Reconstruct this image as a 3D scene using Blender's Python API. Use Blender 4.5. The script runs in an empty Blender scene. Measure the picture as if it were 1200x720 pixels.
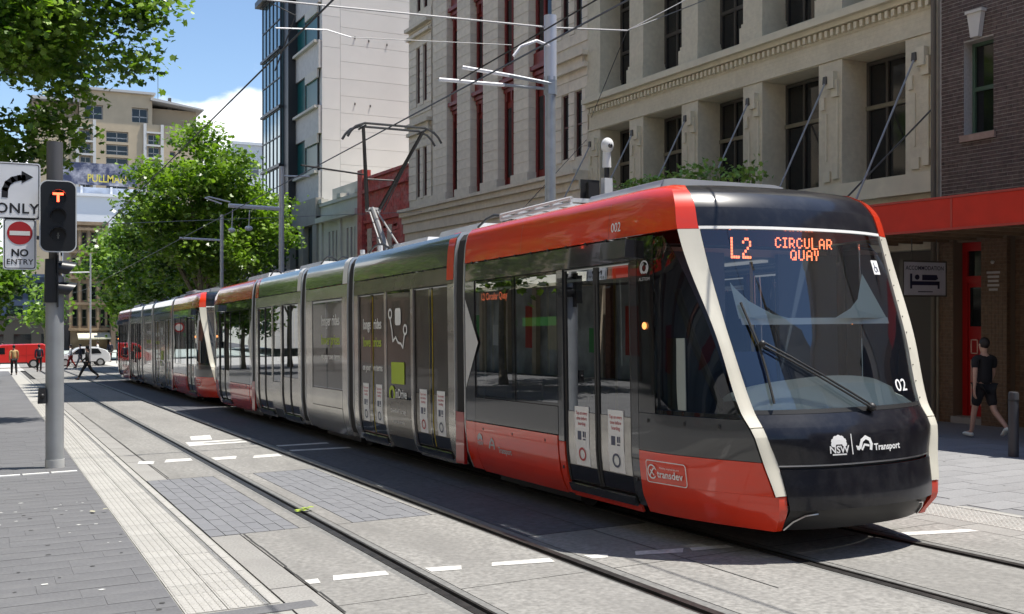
import bpy, bmesh, math, random
import numpy as np
from mathutils import Vector, Matrix
SC = bpy.context.scene
COL = SC.collection
# ------------------------------------------------------------------ camera, sky, sun, exposure
TH = math.atan(615/1200)
cam_d = bpy.data.cameras.new("camera"); cam = bpy.data.objects.new("camera", cam_d); COL.objects.link(cam)
cam.location = (0, 0, 1.954); cam.rotation_euler = (math.radians(90), 0, -TH)
cam_d.lens = 36; cam_d.sensor_width = 36; cam_d.clip_end = 6000; cam_d.clip_start = .05
SC.camera = cam
SUN = Vector((.32, -.12, 1)).normalized()
sl = bpy.data.lights.new("sun", 'SUN'); sl.energy = 4.5; sl.angle = math.radians(.53); sl.color = (1, .955, .88)
so = bpy.data.objects.new("sun", sl); COL.objects.link(so); so.rotation_euler = SUN.to_track_quat('Z', 'Y').to_euler()
W = bpy.data.worlds.new("World"); SC.world = W; W.use_nodes = True
wn = W.node_tree.nodes; wl = W.node_tree.links
bgn = wn['Background']; bgn.inputs[1].default_value = .11
sky = wn.new('ShaderNodeTexSky'); sky.sky_type = 'NISHITA'; sky.sun_disc = False
sky.sun_elevation = math.asin(SUN.z); sky.sun_rotation = math.atan2(SUN.x, SUN.y)
sky.air_density = 1.0; sky.dust_density = .1; sky.ozone_density = 3.0
tc = wn.new('ShaderNodeTexCoord'); mp = wn.new('ShaderNodeMapping'); mp.inputs['Scale'].default_value = (1, 1, 2.2); mp.inputs['Location'].default_value = (.35, .1, .12)
wl.new(tc.outputs['Generated'], mp.inputs[0])
nz = wn.new('ShaderNodeTexNoise'); nz.inputs['Scale'].default_value = 3.1; nz.inputs['Detail'].default_value = 9; nz.inputs['Roughness'].default_value = .52
wl.new(mp.outputs[0], nz.inputs[0])
rp = wn.new('ShaderNodeMapRange'); rp.interpolation_type = 'SMOOTHSTEP'
rp.inputs['From Min'].default_value = .47; rp.inputs['From Max'].default_value = .525
sx = wn.new('ShaderNodeSeparateXYZ'); wl.new(tc.outputs['Generated'], sx.inputs[0])
el = wn.new('ShaderNodeMapRange'); el.inputs['From Min'].default_value = .12; el.inputs['From Max'].default_value = .205
el.inputs['To Min'].default_value = .07; el.inputs['To Max'].default_value = -.17; el.clamp = True
wl.new(sx.outputs['Z'], el.inputs['Value'])
ad = wn.new('ShaderNodeMath'); ad.operation = 'ADD'; wl.new(nz.outputs[0], ad.inputs[0]); wl.new(el.outputs[0], ad.inputs[1]); wl.new(ad.outputs[0], rp.inputs['Value'])
mx = wn.new('ShaderNodeMixRGB'); mx.inputs[2].default_value = (8.6, 8.8, 9.1, 1)
wl.new(rp.outputs[0], mx.inputs[0]); wl.new(sky.outputs[0], mx.inputs[1]); wl.new(mx.outputs[0], bgn.inputs[0])
SC.view_settings.view_transform = 'Standard'; SC.view_settings.look = 'None'; SC.view_settings.exposure = .70; SC.view_settings.gamma = 1
SC.cycles.max_bounces = 7; SC.cycles.transparent_max_bounces = 16; SC.cycles.glossy_bounces = 4; SC.cycles.diffuse_bounces = 3
SC.cycles.caustics_reflective = False; SC.cycles.caustics_refractive = False; SC.cycles.sample_clamp_indirect = 6
R = random.Random(7)
SLOPE = .0304; ALPHA = math.atan(SLOPE)
def G(y): return -SLOPE*max(-30, min(y, 88)) - .006*max(0, y-88)      # the street falls gently away

# ------------------------------------------------------------------ materials
M = {}
def mat(name, col=(.5, .5, .5), rough=.6, metal=0, coat=0, spec=.5, emit=None, estr=1, noise=None, bump=None, trans=0, alpha=1, stain=None):
    if name in M: return M[name]
    m = bpy.data.materials.new(name); m.use_nodes = True; n = m.node_tree.nodes; l = m.node_tree.links
    b = n['Principled BSDF']; b.inputs['Base Color'].default_value = (*col, 1); b.inputs['Roughness'].default_value = rough
    b.inputs['Metallic'].default_value = metal; b.inputs['Coat Weight'].default_value = coat; b.inputs['Coat Roughness'].default_value = .03
    b.inputs['Specular IOR Level'].default_value = spec; b.inputs['Transmission Weight'].default_value = trans
    if emit: b.inputs['Emission Color'].default_value = (*emit, 1); b.inputs['Emission Strength'].default_value = estr
    tcx = n.new('ShaderNodeTexCoord')
    src = None
    if noise:                                    # (scale, amount[, detail])
        k = n.new('ShaderNodeTexNoise'); k.inputs['Scale'].default_value = noise[0]; k.inputs['Detail'].default_value = noise[2] if len(noise) > 2 else 6
        l.new(tcx.outputs['Object'], k.inputs[0])
        r = n.new('ShaderNodeMapRange'); r.inputs['From Min'].default_value = .3; r.inputs['From Max'].default_value = .7
        r.inputs['To Min'].default_value = 1-noise[1]; r.inputs['To Max'].default_value = 1+noise[1]; l.new(k.outputs[0], r.inputs[0])
        v = n.new('ShaderNodeVectorMath'); v.operation = 'SCALE'; v.inputs[0].default_value = col; l.new(r.outputs[0], v.inputs['Scale'])
        src = v.outputs[0]
    if stain:                                    # (scale, amount, colour) large soft patches of wear
        k = n.new('ShaderNodeTexNoise'); k.inputs['Scale'].default_value = stain[0]; k.inputs['Detail'].default_value = 8; k.inputs['Roughness'].default_value = .65
        if len(stain) > 3:
            g = n.new('ShaderNodeMapping'); g.inputs['Scale'].default_value = stain[3]; l.new(tcx.outputs['Object'], g.inputs[0]); l.new(g.outputs[0], k.inputs[0])
        else: l.new(tcx.outputs['Object'], k.inputs[0])
        r = n.new('ShaderNodeMapRange'); r.inputs['From Min'].default_value = .45; r.inputs['From Max'].default_value = .68; r.inputs['To Max'].default_value = stain[1]; l.new(k.outputs[0], r.inputs[0])
        q = n.new('ShaderNodeMixRGB'); q.inputs[1].default_value = (*col, 1); q.inputs[2].default_value = (*stain[2], 1); l.new(r.outputs[0], q.inputs[0])
        if src: l.new(src, q.inputs[1])
        src = q.outputs[0]
    if src: l.new(src, b.inputs['Base Color'])
    if bump:                                     # (scale, distance)
        k = n.new('ShaderNodeTexNoise'); k.inputs['Scale'].default_value = bump[0]; k.inputs['Detail'].default_value = 4
        l.new(tcx.outputs['Object'], k.inputs[0]); u = n.new('ShaderNodeBump'); u.inputs['Distance'].default_value = bump[1]; u.inputs['Strength'].default_value = .6
        l.new(k.outputs[0], u.inputs['Height']); l.new(u.outputs[0], b.inputs['Normal'])
    M[name] = m; return m
def per_object(m, amount):
    """each piece sharing this material gets its own slight shade"""
    n = m.node_tree.nodes; l = m.node_tree.links; b = n['Principled BSDF']; s = b.inputs['Base Color']
    oi = n.new('ShaderNodeObjectInfo'); r = n.new('ShaderNodeMapRange'); r.inputs['To Min'].default_value = 1-amount; r.inputs['To Max'].default_value = 1+amount
    l.new(oi.outputs['Random'], r.inputs[0]); v = n.new('ShaderNodeVectorMath'); v.operation = 'SCALE'; l.new(r.outputs[0], v.inputs['Scale'])
    if s.is_linked: l.new(s.links[0].from_socket, v.inputs[0])
    else: v.inputs[0].default_value = s.default_value[:3]
    l.new(v.outputs[0], s)
    return m
def glass_mat(name, tint=(.3, .34, .34), f0=.1, rough=.0):
    m = bpy.data.materials.new(name); m.use_nodes = True; n = m.node_tree.nodes; l = m.node_tree.links
    n.remove(n['Principled BSDF'])
    t = n.new('ShaderNodeBsdfTransparent'); t.inputs[0].default_value = (*tint, 1)
    g = n.new('ShaderNodeBsdfGlossy'); g.inputs['Roughness'].default_value = rough; g.inputs['Color'].default_value = (.95, .97, 1, 1)
    lw = n.new('ShaderNodeLayerWeight'); lw.inputs['Blend'].default_value = .35
    r = n.new('ShaderNodeMapRange'); r.inputs['To Min'].default_value = f0; r.inputs['To Max'].default_value = .95; l.new(lw.outputs['Fresnel'], r.inputs[0])
    x = n.new('ShaderNodeMixShader'); l.new(r.outputs[0], x.inputs[0]); l.new(t.outputs[0], x.inputs[1]); l.new(g.outputs[0], x.inputs[2])
    l.new(x.outputs[0], n['Material Output'].inputs[0]); M[name] = m; return m
def leaf_mat(name, c1, c2):
    m = bpy.data.materials.new(name); m.use_nodes = True; n = m.node_tree.nodes; l = m.node_tree.links; b = n['Principled BSDF']
    tcx = n.new('ShaderNodeTexCoord'); k = n.new('ShaderNodeTexNoise'); k.inputs['Scale'].default_value = .9; k.inputs['Detail'].default_value = 8; l.new(tcx.outputs['Object'], k.inputs[0])
    q = n.new('ShaderNodeMixRGB'); q.inputs[1].default_value = (*c1, 1); q.inputs[2].default_value = (*c2, 1)
    r = n.new('ShaderNodeMapRange'); r.inputs['From Min'].default_value = .35; r.inputs['From Max'].default_value = .65; l.new(k.outputs[0], r.inputs[0]); l.new(r.outputs[0], q.inputs[0])
    l.new(q.outputs[0], b.inputs['Base Color']); b.inputs['Roughness'].default_value = .38
    t = n.new('ShaderNodeBsdfTranslucent'); h = n.new('ShaderNodeMixRGB'); h.blend_type = 'MULTIPLY'; h.inputs[0].default_value = 1; h.inputs[2].default_value = (1.6, 1.9, .5, 1)
    l.new(q.outputs[0], h.inputs[1]); l.new(h.outputs[0], t.inputs[0])
    x = n.new('ShaderNodeMixShader'); x.inputs[0].default_value = .30; l.new(b.outputs[0], x.inputs[1]); l.new(t.outputs[0], x.inputs[2]); l.new(x.outputs[0], n['Material Output'].inputs[0])
    M[name] = m; return m

# ------------------------------------------------------------------ mesh helpers
class MB:
    def __init__(s): s.v = []; s.f = []; s.sm = False
    def quad(s, *p):
        i = len(s.v); s.v += [tuple(q) for q in p]; s.f.append(tuple(range(i, i+len(p)))); return s
    def box(s, x0, x1, y0, y1, z0, z1, top=0):
        i = len(s.v)
        s.v += [(x0, y0, z0), (x1, y0, z0), (x1, y1, z0), (x0, y1, z0), (x0+top, y0+top, z1), (x1-top, y0+top, z1), (x1-top, y1-top, z1), (x0+top, y1-top, z1)]
        s.f += [tuple(i+k for k in q) for q in ((0, 3, 2, 1), (4, 5, 6, 7), (0, 1, 5, 4), (1, 2, 6, 5), (2, 3, 7, 6), (3, 0, 4, 7))]; return s
    def tube(s, pts, r, n=10, r2=None, cap=True):
        pts = [Vector(p) for p in pts]; i0 = len(s.v); m = len(pts)
        for k, p in enumerate(pts):
            d = (pts[min(k+1, m-1)]-pts[max(k-1, 0)]).normalized()
            a = d.orthogonal().normalized() if k == 0 else (a-d*a.dot(d)).normalized()
            b = d.cross(a); rr = r if r2 is None else r+(r2-r)*k/(m-1)
            if isinstance(r, (list, tuple)): rr = r[k]
            for j in range(n):
                t = 2*math.pi*j/n; s.v.append(tuple(p+(a*math.cos(t)+b*math.sin(t))*rr))
        for k in range(m-1):
            for j in range(n):
                s.f.append((i0+k*n+j, i0+k*n+(j+1) % n, i0+(k+1)*n+(j+1) % n, i0+(k+1)*n+j))
        if cap: s.f.append(tuple(i0+j for j in range(n))[::-1]); s.f.append(tuple(i0+(m-1)*n+j for j in range(n)))
        s.sm = True; return s
    def prism(s, poly, axis, a, b):
        """poly: 2D outline; axis 'x'/'y'/'z' extrude from a to b"""
        n = len(poly); i = len(s.v)
        for c in (a, b):
            for (p, q) in poly:
                s.v.append({'x': (c, p, q), 'y': (p, c, q), 'z': (p, q, c)}[axis])
        s.f.append(tuple(i+k for k in range(n))); s.f.append(tuple(i+n+k for k in range(n))[::-1])
        for k in range(n): s.f.append((i+k, i+n+k, i+n+(k+1) % n, i+(k+1) % n)[::-1])
        return s
    def sphere(s, c, r, n=10, m=7):
        i = len(s.v); c = Vector(c); r = Vector(r) if not isinstance(r, (int, float)) else Vector((r, r, r))
        for a in range(m+1):
            p = math.pi*a/m
            for b in range(n):
                t = 2*math.pi*b/n; s.v.append((c.x+r.x*math.sin(p)*math.cos(t), c.y+r.y*math.sin(p)*math.sin(t), c.z+r.z*math.cos(p)))
        for a in range(m):
            for b in range(n): s.f.append((i+a*n+b, i+(a+1)*n+b, i+(a+1)*n+(b+1) % n, i+a*n+(b+1) % n))
        s.sm = True; return s
    def mesh(s, name, m):
        me = bpy.data.meshes.new(name); me.from_pydata(s.v, [], s.f); me.update()
        b = bmesh.new(); b.from_mesh(me); bmesh.ops.remove_doubles(b, verts=b.verts, dist=1e-5) if getattr(s, 'weld', False) else None
        bmesh.ops.recalc_face_normals(b, faces=b.faces); b.to_mesh(me); b.free()
        if m is not None: me.materials.append(m)
        if s.sm:
            me.shade_smooth()
            me.set_sharp_from_angle(angle=math.radians(38))
        return me
    def build(s, name, m, parent=None, loc=None, rot=None):
        return link(name, s.mesh(name, m), parent, loc, rot)
def link(name, me, parent=None, loc=None, rot=None):
    o = bpy.data.objects.new(name, me); COL.objects.link(o)
    if parent:
        o.parent = parent
        if parent.name in WORLD: o.matrix_parent_inverse = Matrix.Translation(-parent.location)
    if loc: o.location = loc
    if rot: o.rotation_euler = rot
    return o
WORLD = set()
def wthing(*a, **k):
    """a thing whose parts are given in street coordinates"""
    o = thing(*a, **k); WORLD.add(o.name); return o
def part(name, parent):
    o = bpy.data.objects.new(name, None); COL.objects.link(o); o.empty_display_size = .1; o.parent = parent
    if parent.name in WORLD: o.matrix_parent_inverse = Matrix.Translation(-parent.location)
    return o
def thing(name, label, cat, loc=(0, 0, 0), rotz=0, group=None):
    o = bpy.data.objects.new(name, None); COL.objects.link(o); o.empty_display_size = .2
    o.location = loc; o.rotation_euler = (0, 0, rotz); o['label'] = label; o['category'] = cat
    if group: o['group'] = group
    return o
def tag(o, label, cat, group=None):
    o['label'] = label; o['category'] = cat
    if group: o['group'] = group
    return o
def struct(o): o['kind'] = 'structure'; return o
def stuff(o): o['kind'] = 'stuff'; return o
def copy_tree(o, parent=None):
    c = o.copy(); COL.objects.link(c); c.parent = parent
    for ch in list(o.children): copy_tree(ch, c)
    return c
def text_verts(s, size, bold=0, spacing=1):
    cu = bpy.data.curves.new('lettering', 'FONT'); cu.body = s; cu.size = size; cu.align_x = 'CENTER'; cu.align_y = 'CENTER'; cu.offset = bold; cu.resolution_u = 3; cu.space_character = spacing
    o = bpy.data.objects.new('lettering', cu); COL.objects.link(o)
    dg = bpy.context.evaluated_depsgraph_get(); me = bpy.data.meshes.new_from_object(o.evaluated_get(dg))
    v = [tuple(q.co) for q in me.vertices]; f = [tuple(p.vertices) for p in me.polygons]
    bpy.data.objects.remove(o); bpy.data.curves.remove(cu); bpy.data.meshes.remove(me)
    return v, f
def lettering(s, size, m, fn, parent=None, bold=0, name='lettering', spacing=1, sx=1):
    """flat print: fn maps (x, y) of the text to a point"""
    v, f = text_verts(s, size, bold, spacing); b = MB(); b.v = [tuple(fn(p[0]*sx, p[1])) for p in v]; b.f = f
    me = bpy.data.meshes.new(name); me.from_pydata(b.v, [], b.f); me.materials.append(m)
    return link(name, me, parent)
def flat_shape(polys, m, fn, parent=None, name='emblem'):
    b = MB()
    for p in polys: b.quad(*[fn(x, y) for x, y in p])
    me = bpy.data.meshes.new(name); me.from_pydata(b.v, [], b.f); me.materials.append(m)
    return link(name, me, parent)
def ring(cx, cy, r0, r1, n=24, a0=0, a1=360):
    o = []
    for k in range(n):
        t0 = math.radians(a0+(a1-a0)*k/n); t1 = math.radians(a0+(a1-a0)*(k+1)/n)
        o.append([(cx+r0*math.cos(t0), cy+r0*math.sin(t0)), (cx+r1*math.cos(t0), cy+r1*math.sin(t0)), (cx+r1*math.cos(t1), cy+r1*math.sin(t1)), (cx+r0*math.cos(t1), cy+r0*math.sin(t1))])
    return o
def stroke(pts, w):
    o = []
    for a, b in zip(pts, pts[1:]):
        d = Vector((b[0]-a[0], b[1]-a[1])); L = d.length or 1; n = Vector((-d.y, d.x))/L*w/2; e = d/L*w*.3
        o.append([(a[0]-n.x-e.x, a[1]-n.y-e.y), (b[0]-n.x+e.x, b[1]-n.y+e.y), (b[0]+n.x+e.x, b[1]+n.y+e.y), (a[0]+n.x-e.x, a[1]+n.y-e.y)])
    return o
def rrect(x0, y0, x1, y1, r, n=4):
    p = []
    for cx, cy, a in ((x1-r, y1-r, 0), (x0+r, y1-r, 90), (x0+r, y0+r, 180), (x1-r, y0+r, 270)):
        for k in range(n+1):
            t = math.radians(a+90*k/n); p.append((cx+r*math.cos(t), cy+r*math.sin(t)))
    return p

# ------------------------------------------------------------------ the materials used
concrete = mat('concrete', (.24, .233, .218), .85, noise=(22, .30, 12), bump=(90, .006), stain=(1.3, .75, (.165, .16, .15), (1, .22, 1)))
concrete2 = mat('pale_concrete', (.40, .46, .43), .85, noise=(45, .2, 8), bump=(90, .003), stain=(1.1, .5, (.33, .32, .30)))
asphalt = mat('asphalt', (.13, .13, .135), .9, noise=(40, .25), stain=(.5, .4, (.17, .17, .17)))
crossroad = mat('cross_street', (.46, .45, .42), .85, noise=(3, .12))
paver_m = per_object(mat('bluestone', (.122, .122, .127), .75, noise=(35, .14, 8), bump=(60, .002), stain=(1.6, .45, (.18, .18, .18))), .03)
paver_s = mat('bluestone_ground', (.122, .122, .127), .78, noise=(25, .12, 8), stain=(1.0, .4, (.2, .2, .205)))
setts_m = per_object(mat('blue_grey_setts', (.175, .178, .188), .7, noise=(35, .14, 8), bump=(60, .002), stain=(1.6, .3, (.20, .20, .21))), .04)
tactile_m = per_object(mat('tactile_stone', (.35, .34, .315), .8, noise=(40, .18, 6), stain=(1.5, .5, (.38, .37, .35))), .06)
joint_m = mat('joint_dark', (.045, .044, .042), .9)
rail_m = mat('rail_steel', (.05, .047, .045), .42, metal=.5, noise=(8, .4))
rubber = mat('rubber', (.03, .03, .03), .7)
rubber_g = mat('rail_sleeve', (.17, .168, .16), .7, noise=(20, .2))
white_paint = mat('road_paint', (.62, .61, .58), .7, noise=(30, .12), stain=(7, .8, (.36, .35, .33)))
footsurf = mat('footpath_right', (.205, .205, .21), .8, noise=(30, .12, 8), stain=(.7, .45, (.16, .16, .165)))
red = mat('red_paint', (.72, .040, .009), .25, coat=.8, spec=.4, noise=(1.5, .05), stain=(1.6, .22, (.40, .10, .07), (1, .35, 2.5)))
redd = mat('dark_red_paint', (.36, .012, .008), .3, coat=.6)
silver = mat('silver_wrap', (.56, .54, .50), .2, metal=.65, coat=.3, noise=(1.2, .10), stain=(2, .4, (.16, .145, .12), (1, .5, 2)))
grey_gloss = mat('charcoal_gloss', (.06, .062, .066), .12, metal=.4, coat=1)
grey_band = mat('dark_grey_paint', (.055, .058, .062), .3, coat=.6)
bronze = mat('wrap_vinyl', (.13, .115, .092), .24, metal=.25, coat=.35, noise=(1.2, .3))
roofgreen = mat('roof_grey_tree_tint', (.135, .15, .115), .16, metal=.4, coat=.8)  # grey paint with the green of mirrored trees put into its colour
black_gloss = mat('black_gloss', (.012, .012, .014), .12, coat=1)
black_flake = mat('blue_black_flake', (.006, .006, .010), .3, metal=.0, coat=.8, noise=(300, .5), stain=(9, .12, (.10, .10, .10)))
black_flake.node_tree.nodes['Principled BSDF'].inputs['Coat Weight'].default_value = .55; black_flake.node_tree.nodes['Principled BSDF'].inputs['Specular IOR Level'].default_value = .25
black_flake.node_tree.nodes['Principled BSDF'].inputs['Coat Roughness'].default_value = .09
black_matt = mat('black_plastic', (.018, .018, .019), .5)
frit = mat('glass_frit', (.012, .013, .014), .05, coat=1)
ivory = mat('ivory_pillar', (.68, .65, .55), .3, metal=.0, coat=.5, stain=(3, .3, (.5, .48, .4)))
alu = mat('brushed_silver', (.62, .62, .62), .28, metal=.8)
white_p = mat('white_plastic', (.78, .78, .76), .4)
wht = mat('white_print', (.85, .85, .84), .6)
chrome = mat('chrome', (.8, .8, .8), .08, metal=1)
glass = glass_mat('tinted_glass', (.22, .25, .24), .32)
glass_d = glass_mat('dark_glass', (.24, .26, .26), .06)
glass_ws = glass_mat('windscreen_glass', (.90, .93, .92), .08)
glass_lens = glass_mat('clear_glass', (.85, .86, .86), .05)
led = mat('led_orange', (.1, .02, .01), .6, emit=(1, .19, .08), estr=2.1)
teal = mat('pale_teal', (.74, .86, .82), .6)
inner = mat('cab_trim_dark', (.05, .055, .06), .6)
inner_l = mat('saloon_trim', (.42, .43, .43), .5)
seatm = mat('seat_fabric', (.09, .03, .04), .8, noise=(60, .3))
yel = mat('yellow_line', (.65, .50, .03), .5)
lime = mat('lime_print', (.42, .55, .03), .5)
pole_g = mat('pole_grey', (.36, .375, .385), .42, metal=.25, noise=(3, .08), stain=(2, .3, (.28, .28, .27)))
pole_d = mat('pole_dark', (.10, .10, .105), .55)
galv = mat('galvanised', (.34, .37, .40), .45, metal=.45, noise=(6, .1))
wire_m = mat('wire', (.02, .02, .022), .5)
wire_l = mat('insulated_wire', (.28, .28, .28), .5)
# ------------------------------------------------------------------ the tram (local axes: x across, y back from the nose tip, z above the rail)
TQ = [.22, .45, .8, 1.05, 1.12, 1.25, 1.85, 2.5, 2.9, 3.1, 3.25, 3.35, 3.6, 4.0, 4.3]
TZ = [.22, .45, .8, 1.05, 1.12, 1.25, 1.85, 2.5, 2.9, 3.1, 3.24, 3.32, 3.39, 3.43, 3.44]
TW = [1.20, 1.29, 1.325, 1.325, 1.325, 1.325, 1.325, 1.325, 1.31, 1.295, 1.265, 1.205, .82, .37, .001]
TU = [.20, .03, .03, .03, .045, .125, .30, .57, .74, .81, .95, 1.08, 1.4, 1.85, 2.15]
TL = [.9, .88, .88, .88, .88, .88, .75, .62, .52, .46, .36, .34, .32, .3, .3]
LT = 23.3; PP = 2.3
_IP = {}
def ip(q, X, Y):
    """monotone smooth interpolation"""
    if q <= X[0]: return Y[0]
    if q >= X[-1]: return Y[-1]
    key = (tuple(X), tuple(Y))
    if key not in _IP:
        n = len(X); d = [(Y[i+1]-Y[i])/(X[i+1]-X[i]) for i in range(n-1)]; m = [d[0]]
        for i in range(1, n-1): m.append(0 if d[i-1]*d[i] <= 0 else 2*d[i-1]*d[i]/(d[i-1]+d[i]))
        _IP[key] = m+[d[-1]]
    m = _IP[key]; i = 0
    while q > X[i+1]: i += 1
    h = X[i+1]-X[i]; t = (q-X[i])/h
    return (2*t**3-3*t*t+1)*Y[i]+(t**3-2*t*t+t)*h*m[i]+(3*t*t-2*t**3)*Y[i+1]+(t**3-t*t)*h*m[i+1]
QI = [.22, .45, .8, 1.05, 1.12, 1.25, 1.85, 2.5, 2.9, 3.1, 3.24, 3.35, 3.6, 4.0, 4.3]
YI = [.30, .16, .22, .262, .30, .395, .60, .83, .957, 1.02, 1.12, 1.26, 1.6, 1.98, 2.2]
def IN(q): return ip(q, [.22, .45, .8, 1.07, 1.25, 2.04, 2.9, 3.3, 3.35, 3.6, 4.0, 4.3], [.80, .85, .90, .985, 1.0, 1.09, 1.12, 1.07, 1.03, .66, .30, .0008])
def OUT(q): return min(ip(q, [.22, .55, 1.12, 1.85, 2.9, 3.1, 3.24, 3.35, 3.6, 4.0, 4.3], [.90, .965, 1.10, 1.19, 1.293, 1.27, 1.225, 1.15, .74, .335, .0009]), ip(q, TQ, TW)*.998)
def plan(q):
    """front depth, corner, pillar edge and the start of the straight side"""
    yi = ip(q, QI, YI); yo = yi+ip(q, [.5, 1.12, 1.85, 2.9, 3.2, 3.6], [.0, .015, .005, .085, .07, .05]); S = ip(q, [.3, 1.1, 2.0, 2.9, 3.3, 4.3], [1.45, 1.15, .9, .55, .45, .3])
    return yi-ip(q, [.3, 1.2, 2.9, 4.3], [.17, .22, .19, .05]), yi, yo, yo+S, IN(q), OUT(q), ip(q, TQ, TW)
def b_lat(v, q):
    yf, yi, yo, ys, i, o, w = plan(q); a = abs(v)
    if a <= i: b = .5*a/i
    elif a <= o: b = .5+.1*(a-i)/(o-i)
    else: b = .6+.4*math.asin(min(1, (a-o)/max(w-o, 1e-6)))*2/math.pi
    return math.copysign(b, v)
def b_y(s, y, q):
    yf, yi, yo, ys, i, o, w = plan(q)
    if y >= ys: return s*(1+y-ys)
    if y >= yo: return s*(.6+.4*(y-yo)/(ys-yo))
    return s*(.5+.1*max(0, (y-yi)/max(yo-yi, 1e-6)))
def surf0(b, q):
    yf, yi, yo, ys, i, o, w = plan(q); s = 1 if b >= 0 else -1; a = abs(b)
    if a <= .5: t = a/.5; x = i*t; y = yf+(yi-yf)*t**2.5
    elif a <= .6: t = (a-.5)/.1; x = i+(o-i)*t; y = yi+(yo-yi)*t
    elif a <= 1: t = (a-.6)/.4; x = o+(w-o)*math.sin(t*math.pi/2); y = yo+(ys-yo)*t
    else: x = w; y = ys+(a-1)
    return Vector((s*x, y, ip(q, TQ, TZ)))
def surf(b, q, off=0):
    p = surf0(b, q)
    if off:
        e = .012; eb = .004 if abs(b) < 1.02 else .012; du = surf0(b+eb, q)-surf0(b-eb, q); dv = surf0(b, min(q+e, 4.29))-surf0(b, max(q-e, .22)); n = du.cross(dv).normalized()
        if n.dot(p-Vector((0, 4, 1.6))) < 0 and q < 3.4: n = -n
        if q >= 3.4 and n.z < 0: n = -n
        p = p+n*off
    return p
def patch(name, m, q0, q1, bl, br, off=0, th=.025, nb=None, nq=None, parent=None, flip=False, rim=True):
    fl = bl if callable(bl) else (lambda q: bl); fr = br if callable(br) else (lambda q: br)
    span = abs(fr((q0+q1)/2)-fl((q0+q1)/2))
    if nq is None: nq = max(2, int((q1-q0)/.12))
    qs = sorted(set([q0+(q1-q0)*i/nq for i in range(nq+1)]+[t for t in TQ if q0+.02 < t < q1-.02]))
    if nb is None: nb = max(2, int(span/.09)) if min(abs(fl(q0)), abs(fr(q0))) < 1 or fl(q0)*fr(q0) < 0 else max(1, int(span/1.2))
    g = MB(); g.sm = True; n = nb+1; BS = []
    for q in qs:
        A = fl(q); B = fr(q); bs = [A+(B-A)*j/nb for j in range(n)]
        for kk in (-1, -.6, -.5, .5, .6, 1):            # keep a row of vertices on each crease
            if nb > 3 and min(A, B)+1e-3 < kk < max(A, B)-1e-3:
                j = min(range(1, nb), key=lambda j_: abs(bs[j_]-kk)); bs[j] = kk
        BS.append(bs)
        for j in range(n):
            p = surf(bs[j], q, off); g.v.append((p.x, LT-p.y if flip else p.y, p.z))
    for i in range(len(qs)-1):
        for j in range(nb): g.f.append((i*n+j, i*n+j+1, (i+1)*n+j+1, (i+1)*n+j))
    if rim and th:
        edge = [(0, j) for j in range(nb)]+[(i, nb) for i in range(len(qs)-1)]+[(len(qs)-1, j) for j in range(nb, 0, -1)]+[(i, 0) for i in range(len(qs)-1, 0, -1)]
        k0 = len(g.v)
        for (i, j) in edge:
            q = qs[i]; b = BS[i][j]
            p = surf(b, q, off); r = surf(b, q, off-th)
            for t in (p, r): g.v.append((t.x, LT-t.y if flip else t.y, t.z))
        E = len(edge)
        for e in range(E):
            a = k0+2*e; b = k0+2*((e+1) % E); g.f.append((a, a+1, b+1, b))
    return g.build(name, m, parent)
GAPS = [5.8, 10.35, 13.3, 17.5]

def face(v, q, off): return surf(b_lat(v, q), q, off)
DOT = {'L': ['1000', '1000', '1000', '1000', '1000', '1000', '1111'], '2': ['0110', '1001', '0001', '0010', '0100', '1000', '1111'],
       'C': ['0110', '1001', '1000', '1000', '1001', '0110'], 'I': ['111', '010', '010', '010', '010', '111'], 'R': ['1110', '1001', '1001', '1110', '1010', '1001'],
       'U': ['1001', '1001', '1001', '1001', '1001', '0110'], 'A': ['0110', '1001', '1001', '1111', '1001', '1001'], 'Q': ['0110', '1001', '1001', '1001', '1011', '0111'],
       'Y': ['101', '101', '101', '010', '010', '010']}
def led_word(word, cx, cz, pitch, fn, parent, fill=.86, zs=1):
    g = MB(); wd = sum(len(DOT[c][0])+1 for c in word)-1; x = cx-wd*pitch/2
    for c in word:
        rows = DOT[c]
        for i, r in enumerate(rows):
            for j, t in enumerate(r):
                if t == '1':
                    a = x+j*pitch; b = cz+(len(rows)/2-i)*pitch*zs
                    g.quad(fn(a, b), fn(a+pitch*fill, b), fn(a+pitch*fill, b-pitch*zs*fill), fn(a, b-pitch*zs*fill))
        x += (len(rows[0])+1)*pitch
    me = bpy.data.meshes.new('led_lettering'); me.from_pydata(g.v, [], g.f); me.materials.append(led); return link('led_lettering', me, parent)

def side_pt(s, y, q, off=.004):
    p = surf(b_y(s, y, q), q, off); return p
def on_side(s, yc, qc, flipx=True):
    """print on the side wall; text x runs to the reader's right (towards the nose on the near side)"""
    return lambda x, z: side_pt(s, yc-x if s < 0 else yc+x, qc+z)

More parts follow.
